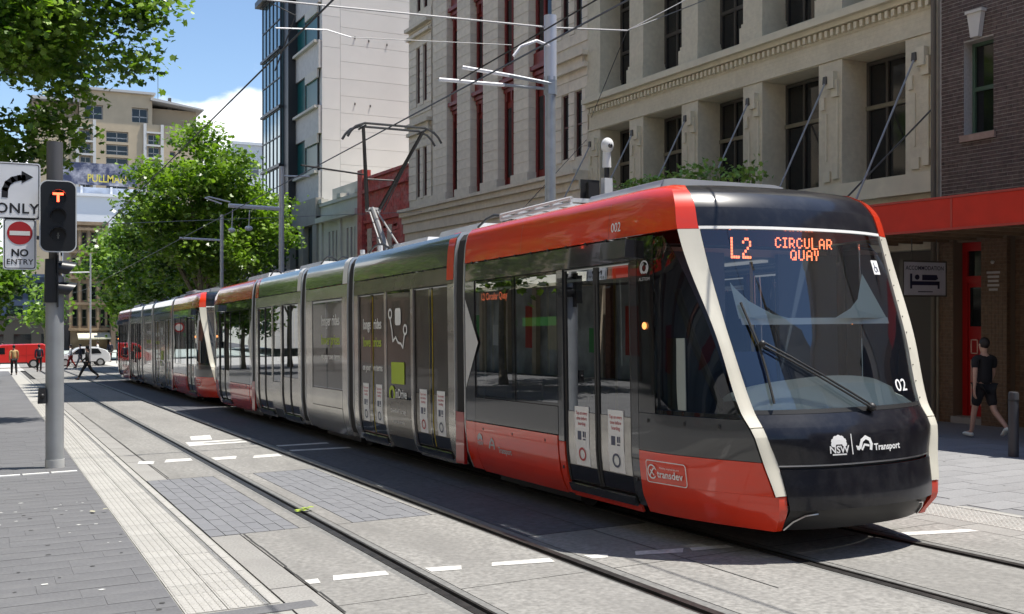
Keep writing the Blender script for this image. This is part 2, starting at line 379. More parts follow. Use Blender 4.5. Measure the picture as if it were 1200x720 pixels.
def poster(parent, s, y, q0):
    g = patch('poster', wht, q0, q0+.62, lambda q: b_y(s, y-.14, q), lambda q: b_y(s, y+.14, q), off=-.017, th=.003, parent=parent, nb=1, nq=1)
    f = lambda x, z: side_pt(s, y-x if s < 0 else y+x, q0+z, -.0145)
    for i, t in enumerate(('Tap on every', 'time before', 'boarding')): lettering(t, .05, M['poster_red'], lambda x, z, i=i: f(x*.85, .55-i*.055+z), parent, .0006)
    flat_shape([[(-.085, .27), (-.01, .27), (-.01, .36), (-.085, .36)], [(.02, .27), (.075, .27), (.075, .285), (.02, .285)], [(.02, .3), (.05, .3), (.05, .36), (.02, .36)], [(.06, .3), (.08, .3), (.08, .36), (.06, .36)]], M['print_grey'], f, parent)
    flat_shape(ring(0, .12, .05, .072), M['poster_red'] if R.random() < .3 else M['print_grey'], f, parent)
    return g
mat('poster_red', (.50, .08, .09), .6); mat('print_grey', (.10, .11, .16), .6)

def door(parent, s, y0, y1, wrapm, glassm, posters=True, line=None, flip=False):
    """double sliding door: two leaves"""
    mid = (y0+y1)/2
    for a, b in ((y0, mid-.008), (mid+.008, y1)):
        B = lambda y, q: (lambda h: b_y(s, y, h))
        fr = MB(); fr.sm = False
        leaf = patch('door_leaf', wrapm, .56, 1.13, B(a+.035, .9), B(b-.035, .9), off=-.022, parent=parent, flip=flip)
        patch('kick_panel', black_gloss, .38, .555, B(a+.035, .5), B(b-.035, .5), off=-.02, parent=leaf, flip=flip)
        patch('door_glass', glassm, 1.135, 2.62, B(a+.035, 1.5), B(b-.035, 1.5), off=-.024, th=.006, parent=leaf, flip=flip)
        for e0, e1 in ((a, a+.034), (b-.034, b)): patch('door_edge', rubber if line is None else black_gloss, .38, 2.63, B(e0, 1.5), B(e1, 1.5), off=-.012, parent=leaf, flip=flip, nb=1)
        if line:
            e = (b-.05, b-.036) if b < mid else (a+.036, a+.05)
            patch('edge_strip', line, .4, 2.6, B(e[0], 1.5), B(e[1], 1.5), off=-.017, th=.002, parent=leaf, flip=flip, nb=1)
        if posters and not flip and s < 0: poster(leaf, s, (a+b)/2-.01, .57)
    patch('door_step', grey_gloss, .29, .372, lambda q: b_y(s, y0+.02, q), lambda q: b_y(s, y1-.02, q), off=.03, parent=parent, flip=flip)

def window(parent, s, y0, y1, gm, q0=1.17, q1=2.64, flip=False):
    w = patch('window', gm, q0+.03, q1-.03, lambda q: b_y(s, y0+.03, q), lambda q: b_y(s, y1-.03, q), off=-.008, th=.006, parent=parent, flip=flip)
    for nm, a, b, c, d in (('window_edge', y0, y0+.029, q0, q1), ('window_edge', y1-.029, y1, q0, q1), ('window_edge', y0+.03, y1-.03, q0, q0+.028), ('window_edge', y0+.03, y1-.03, q1-.028, q1)):
        patch(nm, frit, c, d, lambda q, a=a: b_y(s, a, q), lambda q, b=b: b_y(s, b, q), off=-.006, parent=w, flip=flip, nb=1)
    return w
def ring_frame(parent, y0, y1, m, off, z0=.24, name='end_ring'):
    """silver hoop that goes up one side, over the roof and down the other"""
    g = MB(); g.sm = True; n = 2; rows = []
    qs = [z0]+[q for q in TQ if q > z0]
    prof = [(s, q) for s, Q in ((-1, qs), (1, qs[::-1][1:])) for q in Q]
    for s, q in prof:
        for y in (y0, y0+.012, y1-.012, y1):
            o = off if y in (y0+.012, y1-.012) else -.06
            w = ip(q, TQ, TW); z = ip(q, TQ, TZ); k = max(0, min(1, (q-3.0)/.5)); g.v.append((s*(w+o*(1-k)), y, z+o*k))
    for i in range(len(prof)-1):
        for j in range(3): a = i*4+j; g.f.append((a, a+1, a+5, a+4))
    return g.build(name, m, parent)
def rubber_bellows(parent, yc):
    g = MB(); g.sm = False
    qs = [.35]+[q for q in TQ if q > .4]
    for k in range(7):
        y = yc-.13+k*.26/6; o = .004 if k % 2 else -.03
        for s, Q in ((-1, qs), (1, qs[::-1][1:])):
            for q in Q: g.v.append((s*max(.001, ip(q, TQ, TW)+o), y, ip(q, TQ, TZ)-.03))
    n = 2*len(qs)-1
    for k in range(6):
        for j in range(n-1): g.f.append((k*n+j, k*n+j+1, (k+1)*n+j+1, (k+1)*n+j))
    g.box(-1.0, 1.0, yc-.2, yc+.2, .25, .36)
    return g.build('bellows', rubber, parent)

def cab(parent, flip, main):
    """driver's end: nose, windscreen, pillars and cab sides"""
    P = dict(parent=parent, flip=flip)
    BI = lambda s: (lambda q: s*abs(b_lat(IN(q)-.004, q))); BO = lambda s: (lambda q: s*abs(b_lat(OUT(q), q)))
    ws = patch('windscreen', glass_ws, 1.275, 2.885, lambda q: -b_lat(IN(q)-.012, q), lambda q: b_lat(IN(q)-.012, q), off=-.004, th=.008, nb=28, **P)
    patch('screen_trim', white_p, 2.888, 2.915, lambda q: -b_lat(1.12, q), lambda q: b_lat(1.12, q), off=.006, nb=28, nq=1, **P)
    patch('screen_sill', black_matt, 1.235, 1.272, lambda q: -b_lat(.99, q), lambda q: b_lat(.99, q), off=.004, nb=28, nq=1, **P)
    top = patch('front_roof', black_flake, 2.92, 4.29, lambda q: -b_lat(IN(q), q) if q < 3.31 else -b_lat(min(1.03, ip(q, TQ, TW)*.985), q), lambda q: b_lat(IN(q), q) if q < 3.31 else b_lat(min(1.03, ip(q, TQ, TW)*.985), q), off=.003, nb=30, nq=16, **P)
    hood = patch('hood', black_flake, .815, 1.23, lambda q: -b_lat(IN(q)-.008, q), lambda q: b_lat(IN(q)-.008, q), off=.008, nb=30, nq=8, **P)
    patch('hood_trim', alu, .80, .812, lambda q: -b_lat(IN(q)-.01, q), lambda q: b_lat(IN(q)-.01, q), off=.0, nb=30, nq=1, **P)
    patch('bumper_gap', black_matt, .776, .80, lambda q: -b_lat(IN(q)-.01, q), lambda q: b_lat(IN(q)-.01, q), off=-.03, nb=30, nq=1, **P)
    bump = patch('bumper', black_flake, .44, .775, lambda q: -b_lat(IN(q)-.01, q), lambda q: b_lat(IN(q)-.01, q), off=.018, nb=30, nq=6, **P)
    patch('chin', black_matt, .24, .43, lambda q: -b_lat(.83, q), lambda q: b_lat(.83, q), off=-.012, nb=28, nq=4, **P)
    for s in (-1, 1):
        pl = patch('a_pillar', ivory, 1.13, 2.885, BI(s), BO(s), off=.012, nb=6, nq=22, **P)
        patch('a_pillar_foot', ivory, .56, 1.122, BI(s), BO(s), off=.012, nb=6, nq=8, **P)
        g = MB(); g.sm = True
        for k in range(11):
            q = 1.3+k*.155; p = surf(s*b_lat(IN(q)+.02, q), q, .016); g.sphere((p.x, LT-p.y if flip else p.y, p.z), .006, 6, 4)
        stuff(g.build('rivet', black_matt, parent)) if s > 0 else None
        # red lamp housing low on the pillar
        y = 1.41
        cw = patch('cab_window', glass_d, 1.24, 2.85, lambda q, s=s: s*b_lat(OUT(q)+.012, q), lambda q, s=s: b_y(s, 1.395, q), off=-.004, th=.006, nb=10, nq=14, **P)
        patch('cab_window_sill', frit, 1.20, 1.237, lambda q, s=s: s*b_lat(OUT(q)+.012, q), lambda q, s=s: b_y(s, 1.395, q), off=.0, nb=10, nq=1, **P)
        sp = patch('side_post', frit if True else grey_gloss, 1.20, 2.87, lambda q, s=s: b_y(s, 1.40, q), lambda q, s=s: b_y(s, 1.66, q), off=.002, nb=2, **P)
        patch('door_post', grey_gloss, .30, 2.87, lambda q, s=s: b_y(s, 1.665, q), lambda q, s=s: b_y(s, 1.785, q), off=.004, nb=2, **P)
        patch('cab_side_band', grey_band, .845, 1.195, lambda q, s=s: s*b_lat(OUT(q)+.006, q), lambda q, s=s: b_y(s, 1.66, q), off=.004, nb=12, **P)
        patch('cab_side_skirt', red, .556, .84, lambda q, s=s: s*b_lat(OUT(q)+.006, q), lambda q, s=s: b_y(s, 1.66, q), off=.006, nb=14, **P)
        patch('cab_side_skirt', red, .25, .555, lambda q, s=s: s*b_lat(.862-.25*max(0, .40-q), q), lambda q, s=s: b_y(s, 1.66, q), off=.006, nb=16, **P)
        rf = patch('roof_fairing', red, 2.89, 3.42, lambda q, s=s: s*b_lat(IN(q)+.004 if q < 3.31 else 1.034, q), lambda q, s=s: b_y(s, 5.62, q), off=.012, nb=44, nq=8, **P)
        patch('roof_seam', redd, 2.9, 3.33, lambda q, s=s: b_y(s, 2.15, q), lambda q, s=s: b_y(s, 2.156, q), off=.0135, th=0, rim=False, nb=1, **P)
        patch('roof_seam', redd, 2.9, 3.33, lambda q, s=s: b_y(s, 4.05, q), lambda q, s=s: b_y(s, 4.056, q), off=.0135, th=0, rim=False, nb=1, **P)
        patch('cant_rail', grey_gloss, 2.65, 2.875, lambda q, s=s: b_y(s, 1.79, q), lambda q, s=s: b_y(s, 5.62, q), off=.004, nb=4, **P)
        door(parent, s, 1.79, 3.08, silver, glass, main, flip=flip)
        patch('door_post', grey_gloss, .80, 2.645, lambda q, s=s: b_y(s, 3.085, q), lambda q, s=s: b_y(s, 3.20, q), off=.006, nb=1, **P)
        patch('door_post_foot', red, .24, .795, lambda q, s=s: b_y(s, 3.085, q), lambda q, s=s: b_y(s, 3.20, q), off=.006, nb=1, **P)
        patch('door_sill', red, .22, .285, lambda q, s=s: b_y(s, 1.79, q), lambda q, s=s: b_y(s, 3.08, q), off=.004, nb=2, **P)
        window(parent, s, 3.21, 4.23, glass, flip=flip); window(parent, s, 4.29, 5.33, glass, flip=flip)
        patch('window_post', frit, 1.17, 2.645, lambda q, s=s: b_y(s, 4.231, q), lambda q, s=s: b_y(s, 4.289, q), off=.0, nb=1, **P)
        patch('side_band', mat('side_band_grey', (.10, .10, .10), .12, metal=.6, coat=.7), .862, 1.165, lambda q, s=s: b_y(s, 3.21, q), lambda q, s=s: b_y(s, 5.33, q), off=.008, nb=3, **P)
        sk = patch('side_skirt', red, .20, .85, lambda q, s=s: b_y(s, 3.22, q), lambda q, s=s: b_y(s, 5.32, q), off=.014, nb=4, **P)
        patch('end_post', grey_gloss, .86, 2.645, lambda q, s=s: b_y(s, 5.34, q), lambda q, s=s: b_y(s, 5.62, q), off=.006, nb=1, **P)
        patch('end_skirt', red, .24, .85, lambda q, s=s: b_y(s, 5.34, q), lambda q, s=s: b_y(s, 5.62, q), off=.008, nb=1, **P)
        g = MB()
        for k in range(9):
            p = side_pt(s, 2.2+k*.4, 2.885, .012); g.box(p.x-.008, p.x+.008, (LT-p.y if flip else p.y)-.02, (LT-p.y if flip else p.y)+.02, p.z-.015, p.z+.01)
        g.build('gutter_clip', black_matt, parent)
        ml = MB(); p = side_pt(s, 1.95, 2.78, .05); yy = LT-p.y if flip else p.y
        ml.box(p.x-.07, p.x+.07, yy-.26, yy+.2, 2.68, 2.85, .012); ml.build('camera_housing', grey_band, parent)
        lp = MB(); p = side_pt(s, 1.53, 2.02, .012); yy = LT-p.y if flip else p.y; lp.sphere((p.x, yy, p.z), (.012, .035, .035), 12, 6); lp.build('side_lamp', mat('side_lamp', (.8, .3, .08), .3, emit=(1, .35, .1), estr=1.2), parent)
        g = MB(); g.sm = True
        for yy, qq in ((1.0, 1.13), (1.5, 1.13), (.62, 1.13), (3.5, .78), (4.3, .78), (5.1, .78), (3.14, .52), (1.72, .55)):
            p = side_pt(s, yy, qq, .012); g.sphere((p.x, LT-p.y if flip else p.y, p.z), (.006, .016, .02), 8, 5)
        stuff(g.build('fixing', black_matt, parent))
        # white arrow at the joint
        if s < 0 or True:
            f = lambda a, z, s=s: (lambda p: (p.x, LT-p.y if flip else p.y, p.z))(side_pt(s, a, z, .011))
            flat_shape([[(5.60, 1.28), (5.60, 2.42), (5.22, 1.86)]], mat('arrow_white', (.62, .62, .60), .4), lambda a, z: f(a, z), parent, 'arrow_mark')
    patch('roof_top', alu if False else mat('roof_white', (.5, .51, .52), .45, noise=(4, .15)), 3.424, 4.29, lambda q: b_y(-1, 2.5, q), lambda q: b_y(-1, 5.6, q), off=0, nb=2, **P)
    patch('roof_top', M['roof_white'], 3.424, 4.29, lambda q: b_y(1, 2.5, q), lambda q: b_y(1, 5.6, q), off=0, nb=2, **P)
    Y = (lambda y: LT-y) if flip else (lambda y: y)
    def bx(x0, x1, y0, y1, z0, z1, top=0): a, b = sorted((Y(y0), Y(y1))); return (x0, x1, a, b, z0, z1, top)
    # windscreen fittings
    bl = MB(); bl.sm = False
    def F(v, q, off): p = face(v, q, off); return (p.x, Y(p.y), p.z)
    bl.quad(F(-.92, 2.09, -.06), F(.93, 2.09, -.06), F(.93, 2.03, -.06), F(-.92, 2.03, -.06)); blind = bl.build('sunblind_rail', mat('blind_rail', (.85, .92, .90), .5), parent)
    for s, pts in ((-1, [(-.93, 2.42), (-.90, 2.37), (-.8, 2.25), (-.6, 2.13), (-.42, 2.09), (-.93, 2.09)]), (1, [(.70, 2.52), (.93, 2.09), (.10, 2.09), (.35, 2.18), (.5, 2.27)])):
        t = MB(); t.quad(*[F(v, q, -.07) for v, q in pts]); t.build('sunblind', teal, blind)
    d = MB(); d.sm = True                    # dashboard hump
    n = 20
    for i in range(n+1):
        x = -1.0+2.0*i/n; zt = 1.34+.20*math.sqrt(max(0, 1-((x-.0)/.98)**2)) if x < .75 else 1.37
        p = surf(b_lat(x*.97, 1.26), 1.26, -.03); 
        for (dy, z) in ((.02, 1.26), (.12, zt-.06), (.3, zt), (.55, zt-.03), (.56, .9)): d.v.append((x*.95, Y(max(p.y, .18)+dy), z))
    for i in range(n):
        for j in range(4): a = i*5+j; d.f.append((a, a+1, a+6, a+5))
    d.build('dashboard', teal, parent)
    g = MB(); g.box(*bx(-.45, .5, .62, .95, .4, 1.3)); g.box(*bx(-.32, .32, 1.1, 1.6, .8, .95, .03)); g.box(*bx(-.30, .30, 1.5, 1.64, .9, 1.75, .04)); g.build('driver_seat', mat('navy_seat', (.02, .045, .13), .7), parent)
    g = MB(); g.box(*bx(-1.26, -.25, 1.68, 1.72, .36, 2.75)); g.box(*bx(.45, 1.26, 1.68, 1.72, .36, 2.75)); g.box(*bx(-.25, .45, 1.68, 1.72, .36, 1.0)); g.build('cab_bulkhead', mat('bulkhead', (.09, .125, .17), .6), parent)
    g = MB(); g.box(*bx(-1.285, -1.275, .98, 1.25, 1.25, 1.9)); g.build('side_blind', mat('blind_grey', (.30, .34, .32), .7), parent)
    g = MB()
    for q0 in (1.3, 1.6, 1.9, 2.2): pass
    g.tube([(-1.05, Y(.74), 1.25), (-1.12, Y(1.02), 1.8), (-1.18, Y(1.22), 2.35)], .035, 8); g.build('inner_pillar', mat('inner_pillar', (.30, .31, .31), .5), parent)
    # wiper
    wp = part('wiper', parent)
    b0, b1 = (.09, 1.26), (-.83, 1.83)
    def line(pts, off): return [F(v, q, off) for v, q in pts]
    g = MB()
    for o in (-.018, .018): g.tube(line([(b0[0]+(b1[0]-b0[0])*t, b0[1]+o+(b1[1]-b0[1])*t) for t in (0, .25, .5, .75, 1)], .055), .009, 6)
    g.sphere(F(b1[0], b1[1], .05), .03, 8, 6); g.sphere(F(b0[0]+.03, b0[1]-.01, .04), .04, 8, 6); g.build('wiper_arm', black_matt, wp)
    g = MB(); g.tube(line([(-.92, 2.2), (-.89, 2.02), (-.855, 1.83), (-.835, 1.6), (-.83, 1.32)], .03), .013, 6); g.build('wiper_blade', rubber, wp)
    # front lights under the bumper edge
    for s in (-1, 1):
        g = MB(); g.tube([F(s*v, q, .0) for v, q in ((.80, .25), (.77, .33), (.70, .385), (.6, .40))], .008, 5); g.build('chin_trim', alu, parent)
    if not flip:
        FN = lambda v, z, off=.012: F(v, z, off)
        FL2 = lambda a, b: (a, .95, b)
        led_word('L2', -.64, 2.725, .027, FL2, parent, zs=1.05)
        led_word('CIRCULAR', (.13), 2.79, .019, FL2, parent, zs=.88); led_word('QUAY', (.135), 2.675, .020, FL2, parent, zs=.84)
        # crest, bar, state emblem and lettering on the hood
        pet = []
        for k in range(7):
            a = math.radians(-10+200*k/6); cx, cy = .055*math.cos(a), .045*math.sin(a); pet.append([(cx+.026*math.cos(t*math.pi/4), cy+.024*math.sin(t*math.pi/4)) for t in range(8)])
        pet.append([(-.05, -.01), (.05, -.01), (.06, .03), (0, .06), (-.06, .03)])
        flat_shape([[(x, z) for x, z in p] for p in pet], wht, lambda x, z: F(-.38+x, .985+z, .02), hood, 'flower_emblem')
        lettering('NSW', .085, wht, lambda x, z: F(-.38+x, .93+z, .02), hood, .002)
        flat_shape([[(-.07, 0), (.07, 0), (.07, .012), (-.07, .012)]], wht, lambda x, z: F(-.38+x, .885+z, .02), hood, 'emblem_line')
        flat_shape([[(0, 0), (.009, 0), (.009, .17), (0, .17)]], wht, lambda x, z: F(-.25+x, .885+z, .02), hood, 'emblem_bar')
        hop = [(-.10, -.005), (-.07, .0), (-.045, .055), (0, .08), (.045, .06), (.06, .02), (.05, -.02)]
        flat_shape(stroke(hop, .03)+stroke([(-.05, -.02), (-.02, .02), (.03, .01)], .018)+stroke([(-.11, .012), (-.085, -.02)], .014), wht, lambda x, z: F(-.09+x, .94+z, .02), hood, 'swoosh_emblem')
        lettering('Transport', .078, wht, lambda x, z: F(.16+x, .93+z, .02), hood, .0022)
        lettering('02', .155, wht, lambda x, z: F(.70+x, 1.43+z, .004), ws, .001, spacing=1.0, sx=1.35)
        flat_shape([[(-.06, -.07), (.06, -.07), (.06, .07), (-.06, .07)]], wht, lambda x, z: F(.86+x, 2.56+z, -.001), ws, 'access_sticker')
        flat_shape(stroke([(-.02, .045), (-.015, .0), (.02, 0), (.03, -.04)], .012)+ring(-.01, -.02, .02, .03, 12), M['print_grey'], lambda x, z: F(.86+x, 2.56+z, .0005), ws, 'access_symbol')
    return hood

def build_tram():
    root = thing('tram', 'red and silver tram in front showing L2 CIRCULAR QUAY', 'tram')
    cab(root, False, True)
    cab(root, True, False)
    S = (-1, 1)
    # side prints of the front car
    f = on_side(-1, 1.05, .60); fr = rrect(-.27, -.105, .27, .105, .03)
    fr2 = rrect(-.262, -.097, .262, .097, .025)
    flat_shape([[fr[i], fr[(i+1) % len(fr)], fr2[(i+1) % len(fr)], fr2[i]] for i in range(len(fr))], wht, lambda x, z: side_pt(-1, 1.27-x, .66+z, .018), root, 'badge_border')
    flat_shape(ring(-.18, 0, .055, .068, 20, 20, 320)+stroke([(-.22, -.045), (-.185, 0), (-.15, .035)], .014)+stroke([(-.2, .015), (-.155, -.03)], .012), wht, lambda x, z: side_pt(-1, 1.27-x, .66+z, .018), root, 'badge_emblem')
    lettering('transdev', .095, wht, lambda x, z: side_pt(-1, 1.27-.06-x, .645+z, .018), root, .0015)
    lettering('Mobility inspired by you', .026, wht, lambda x, z: side_pt(-1, 1.27-.06-x, .705+z, .018), root)
    lettering('002', .13, wht, lambda x, z: side_pt(-1, 2.02-x, 2.995+z, .016), root, .001, sx=.9)
    flat_shape(ring(0, 0, .055, .07, 24, -60, 240)+ring(0, -.005, .032, .052, 24, 100, 400), M['roof_white'], lambda x, z: side_pt(-1, 1.53-x, 2.57+z, .006), root, 'ring_emblem')
    lettering('ALSTOM', .045, M['roof_white'], lambda x, z: side_pt(-1, 1.53-x, 2.46+z, .006), root, spacing=1.05)
    pet = []
    for k in range(7):
        a = math.radians(-10+200*k/6); cx, cy = .05*math.cos(a), .04*math.sin(a); pet.append([(cx+.024*math.cos(t*math.pi/4), cy+.022*math.sin(t*math.pi/4)) for t in range(8)])
    pet.append([(-.045, -.01), (.045, -.01), (.05, .03), (0, .06), (-.05, .03)])
    flat_shape(pet, M['roof_white'], lambda x, z: side_pt(-1, 5.2-x, .66+z, .0185), root, 'flower_emblem')
    lettering('NSW', .07, M['roof_white'], lambda x, z: side_pt(-1, 5.2-x, .595+z, .0185), root, .001)
    flat_shape(stroke([(-.09, -.04), (-.05, .03), (0, .075), (.035, .05), (.05, 0), (.045, -.04)], .03)+stroke([(-.04, -.0), (.03, .0)], .02), M['roof_white'], lambda x, z: side_pt(-1, 4.86-x, .60+z, .0185), root, 'swoosh_emblem')
    lettering('Transport', .10, M['roof_white'], lambda x, z: side_pt(-1, 4.53-x, .555+z, .0185), root, .0015, sx=.85)
    dl = MB(); lettering('L2 Circular Quay', .125, led, lambda x, z: side_pt(-1, 4.83-x, 2.43+z, -.03), root, .001, name='led_lettering', sx=.82)
    g = MB(); g.box(-1.26, -1.245, 3.3, 4.15, 2.05, 2.15); g.build('green_notice', mat('green_sign', (.05, .4, .05), .5, emit=(.05, .5, .06), estr=.3), root)
    # intermediate cars
    for s in S:
        P = dict(parent=root)
        for (a, b, kind) in ((5.98, 10.17, 'doors'), (10.53, 13.12, 'panel'), (13.48, 17.32, 'doors2')):
            BY = lambda y: (lambda q: b_y(s, y, q))
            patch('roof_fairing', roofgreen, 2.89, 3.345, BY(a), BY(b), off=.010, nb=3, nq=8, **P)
            patch('roof_top', M['roof_white'], 3.352, 4.29, BY(a), BY(b), off=0, nb=1, **P)
            if kind != 'doors': patch('roof_flash', white_p, 2.88, 3.36, BY(a+.002), BY(a+.24), off=.016, th=.004, nb=1, nq=6, **P)
            if kind == 'doors': patch('roof_flash', red, 2.70, 3.36, BY(a+.002), BY(a+.22), off=.016, th=.004, nb=1, nq=6, **P)
            if kind == 'doors2': patch('roof_flash', red, 2.88, 3.36, BY(b-.26), BY(b-.002), off=.016, th=.004, nb=1, nq=6, **P)
            w = bronze if kind != 'doors2' else silver; gl = mat('wrapped_glass', (.045, .04, .033), .22, metal=.1, coat=.35, noise=(1.2, .5)) if 'wrapped_glass' not in M else M['wrapped_glass']
            patch('cant_rail', w if kind == 'doors' else silver, 2.65, 2.875, BY(a), BY(b), off=.004, nb=3, **P)
            if kind != 'panel':
                gx = gl if kind == 'doors' else glass
                L0 = b-a; d1 = a+.22; d2 = b-.22-1.26; wd = bronze if kind == 'doors' else silver
                door(root, s, d1, d1+1.26, wd, gx, kind == 'doors', yel if kind == 'doors' else None); door(root, s, d2, d2+1.26, wd, gx, kind == 'doors', yel if kind == 'doors' else None)
                for y0, y1 in ((a, d1-.008), (d1+1.268, d1+1.36), (d2-.1, d2-.008), (d2+1.268, b)): patch('door_post', silver, .25, 2.645, BY(y0), BY(y1), off=.004, nb=1, **P)
                window(root, s, d1+1.365, d2-.105, gx, 1.02, 2.64)
                patch('side_panel', w, .44, 1.01, BY(d1+1.365), BY(d2-.105), off=.006, **P)
                patch('side_skirt', grey_band, .24, .43, BY(d1+1.365), BY(d2-.105), off=-.01, **P)
                patch('door_sill', silver, .22, .282, BY(d1), BY(d1+1.26), off=.004, **P); patch('door_sill', silver, .22, .282, BY(d2), BY(d2+1.26), off=.004, **P)
            else:
                window(root, s, a+.3, a+1.22, gl, 1.02, 2.60); window(root, s, a+1.25, b-.45, gl, 1.02, 2.60)
                patch('door_post', silver, .25, 2.645, BY(a), BY(a+.29), off=.004, nb=1, **P); patch('door_post', silver, .25, 2.645, BY(b-.44), BY(b), off=.004, nb=1, **P)
                patch('side_panel', silver, .70, 1.012, BY(a+.3), BY(b-.45), off=.006, nb=2, **P); patch('side_skirt', silver, .20, .69, BY(a+.3), BY(b-.45), off=.010, nb=2, **P)
            g = MB()
            for k in range(int((b-a)/.42)):
                p = side_pt(s, a+.3+k*.4, 2.885, .012); g.box(p.x-.008, p.x+.008, p.y-.02, p.y+.02, p.z-.015, p.z+.01)
            g.build('gutter_clip', black_matt, root)
    # advertising print on the near side
    pr = mat('print_pale', (.85, .85, .82), .6)
    def ad(s_, yc, q, size, m, bold=.001, sx=.8, off=-.0225): return lettering(s_, size, m, lambda x, z: side_pt(-1, yc-x, q+z, off), root, bold, name='advert_lettering', sx=sx)
    for yc in (9.32,):
        ad('longer rides', yc, 2.15, .235, pr, .004, .78); ad('lower prices', yc, 1.86, .22, lime, .004, .78); ad('on your own terms', yc, 1.45, .15, pr, .003, .8)
    ad('longer rides', 11.55, 2.25, .27, pr, .004, .85, -.006); ad('lower prices', 11.55, 1.9, .26, lime, .004, .85, -.006); ad('on your own terms', 11.55, 1.6, .16, pr, .003, .9, -.006)
    fa = lambda x, z: side_pt(-1, 8.08-x, z, .002)
    flat_shape(stroke([(-.33, 2.22), (-.26, 2.05), (-.22, 1.88), (-.1, 1.94), (.0, 1.86), (.12, 1.84), (.2, 1.78), (.27, 1.98)], .035)+ring(-.33, 2.3, .05, .085)+ring(.3, 2.05, .05, .085), pr, fa, root, 'route_map_mark')
    flat_shape([rrect(-.12, 2.12, .12, 2.38, .05)], pr, fa, root, 'map_card'); flat_shape([rrect(-.3, 1.13+.1, .25, 1.56, .02)], lime, fa, root, 'lime_card')
    flat_shape(ring(-.28, .78+.24, .07, .13), lime, lambda x, z: side_pt(-1, 8.08-x, z+.05, .002), root, 'circle_mark'); lettering('inDrive', .2, pr, lambda x, z: side_pt(-1, 7.98-x, 1.08+z, .002), root, .003, name='advert_lettering', sx=.8)
    lettering('Download our app', .085, pr, lambda x, z: side_pt(-1, 8.08-x, .82+z, .0095), root, .001, name='advert_lettering'); lettering('to your phone today', .06, pr, lambda x, z: side_pt(-1, 8.08-x, .66+z, .0095), root, .001, name='advert_lettering')
    for y in GAPS:
        redlow = y in (GAPS[0], GAPS[3])
        rubber_bellows(root, y)
        ring_frame(root, y-.18, y-.135, M['ring_silver'], .015); ring_frame(root, y+.135, y+.18, M['ring_silver'], .015)
        if redlow:
            for s in S:
                g = MB(); x = 1.30; a, b = (y+.13, y-.13); g.box(min(s*x, s*1.345), max(s*x, s*1.345), b, a, .28, .95, .004); g.build('joint_skirt', redd, root)
    # floor, ceiling, roof kit, running gear
    g = MB(); g.box(-1.17, 1.17, 1.7, LT-1.7, .30, .38); g.box(-.88, .88, .6, 1.7, .3, .38); g.box(-.88, .88, LT-1.7, LT-.6, .3, .38); g.build('floor', inner, root)
    g = MB(); g.box(-1.2, 1.2, 1.75, LT-1.75, 2.72, 2.8); g.build('ceiling', inner_l, root)
    g = MB(); g.box(-1.15, 1.15, 1.7, LT-1.7, 2.81, 2.83); g.build('roof_liner', inner, root)
    strip = mat('light_strip', (.8, .8, .8), .5, emit=(1, 1, .95), estr=.12)
    g = MB(); g.box(-.6, -.5, 2, LT-2, 2.69, 2.715); g.box(.5, .6, 2, LT-2, 2.69, 2.715); g.build('ceiling_light', strip, root)
    seat = MB(); seat.box(-.22, .22, -.22, .22, .85, .93, .02); seat.box(-.22, .22, .2, .27, .9, 1.5, .02); seat.box(-.08, .08, -.1, .1, .38, .85); sme = seat.mesh('seat', seatm)
    for y in (3.7, 4.6, 5.2, 7.6, 8.1, 8.6, 11.2, 12.0, 12.7, 15.0, 15.6, 18.6, 19.4):
        for x in (-.92, .92): link('seat', sme, root, (x, y, 0))
    gp = MB(); gp.tube([(0, 0, .38), (0, 0, 2.7)], .018, 8); pm = gp.mesh('grab_pole', yel)
    for y in (2.1, 2.9, 3.4, 6.6, 8.0, 9.3, 11.0, 12.5, 14.2, 16.4, 18.3, 20.5):
        for x in (-.45, .45): link('grab_pole', pm, root, (x, y, 0))
    bg = MB(); bg.box(-1.0, 1.0, -1.0, 1.0, .1, .3); 
    for x in (-.72, .72):
        for y in (-.8, .8):
            n = 20; bg.prism([(y+.29*math.cos(2*math.pi*k/n), .29+.29*math.sin(2*math.pi*k/n)) for k in range(n)], 'x', x-.06, x+.06)
    bme = bg.mesh('bogie', black_matt)
    for y in (4.3, 11.8, 19.0): link('bogie', bme, root, (0, y, 0))
    # roof equipment
    rg = mat('roof_kit_grey', (.52, .53, .54), .5, noise=(3, .12))
    g = MB(); pr_ = [(-.86, 3.38), (-.78, 3.50), (-.66, 3.52), (.66, 3.52), (.78, 3.50), (.86, 3.38)]; g.prism(pr_, 'y', 1.95, 3.35); eq = g.build('air_conditioner', rg, root)
    gr = MB()
    for k in range(11): gr.box(-.6, .6, 2.05+k*.11, 2.08+k*.11, 3.522, 3.535)
    gr.build('grille', black_matt, eq)
    g = MB()
    for x in (-.95, .95): g.tube([(x, 3.5, 3.44), (x, 5.3, 3.44)], .02, 6); g.tube([(x, 3.5, 3.5), (x, 5.3, 3.5)], .02, 6)
    for k in range(5): g.box(-.96, .96, 3.5+k*.44, 3.56+k*.44, 3.46, 3.5)
    g.build('roof_rack', rg, root)
    for a, b, z in ((6.3, 7.8, 3.52), (8.2, 9.8, 3.50), (13.9, 15.6, 3.52), (15.9, 17.0, 3.48), (18.3, 20.6, 3.55)):
        g = MB(); g.box(-.8, .8, a, b, 3.35, z, .06); g.build('roof_box', rg, root)
    g = MB()
    for y in GAPS:
        for x in (-.8, -.5, .6):
            g.tube([(x, y-.5, 3.45), (x, y-.25, 3.53), (x, y, 3.56), (x, y+.25, 3.53), (x, y+.5, 3.45)], .018, 6)
    g.build('roof_cable', black_matt, root)
    # pantograph on the fourth-axle car
    pg = part('pantograph', root); pg.location = (0, 11.75, 0)
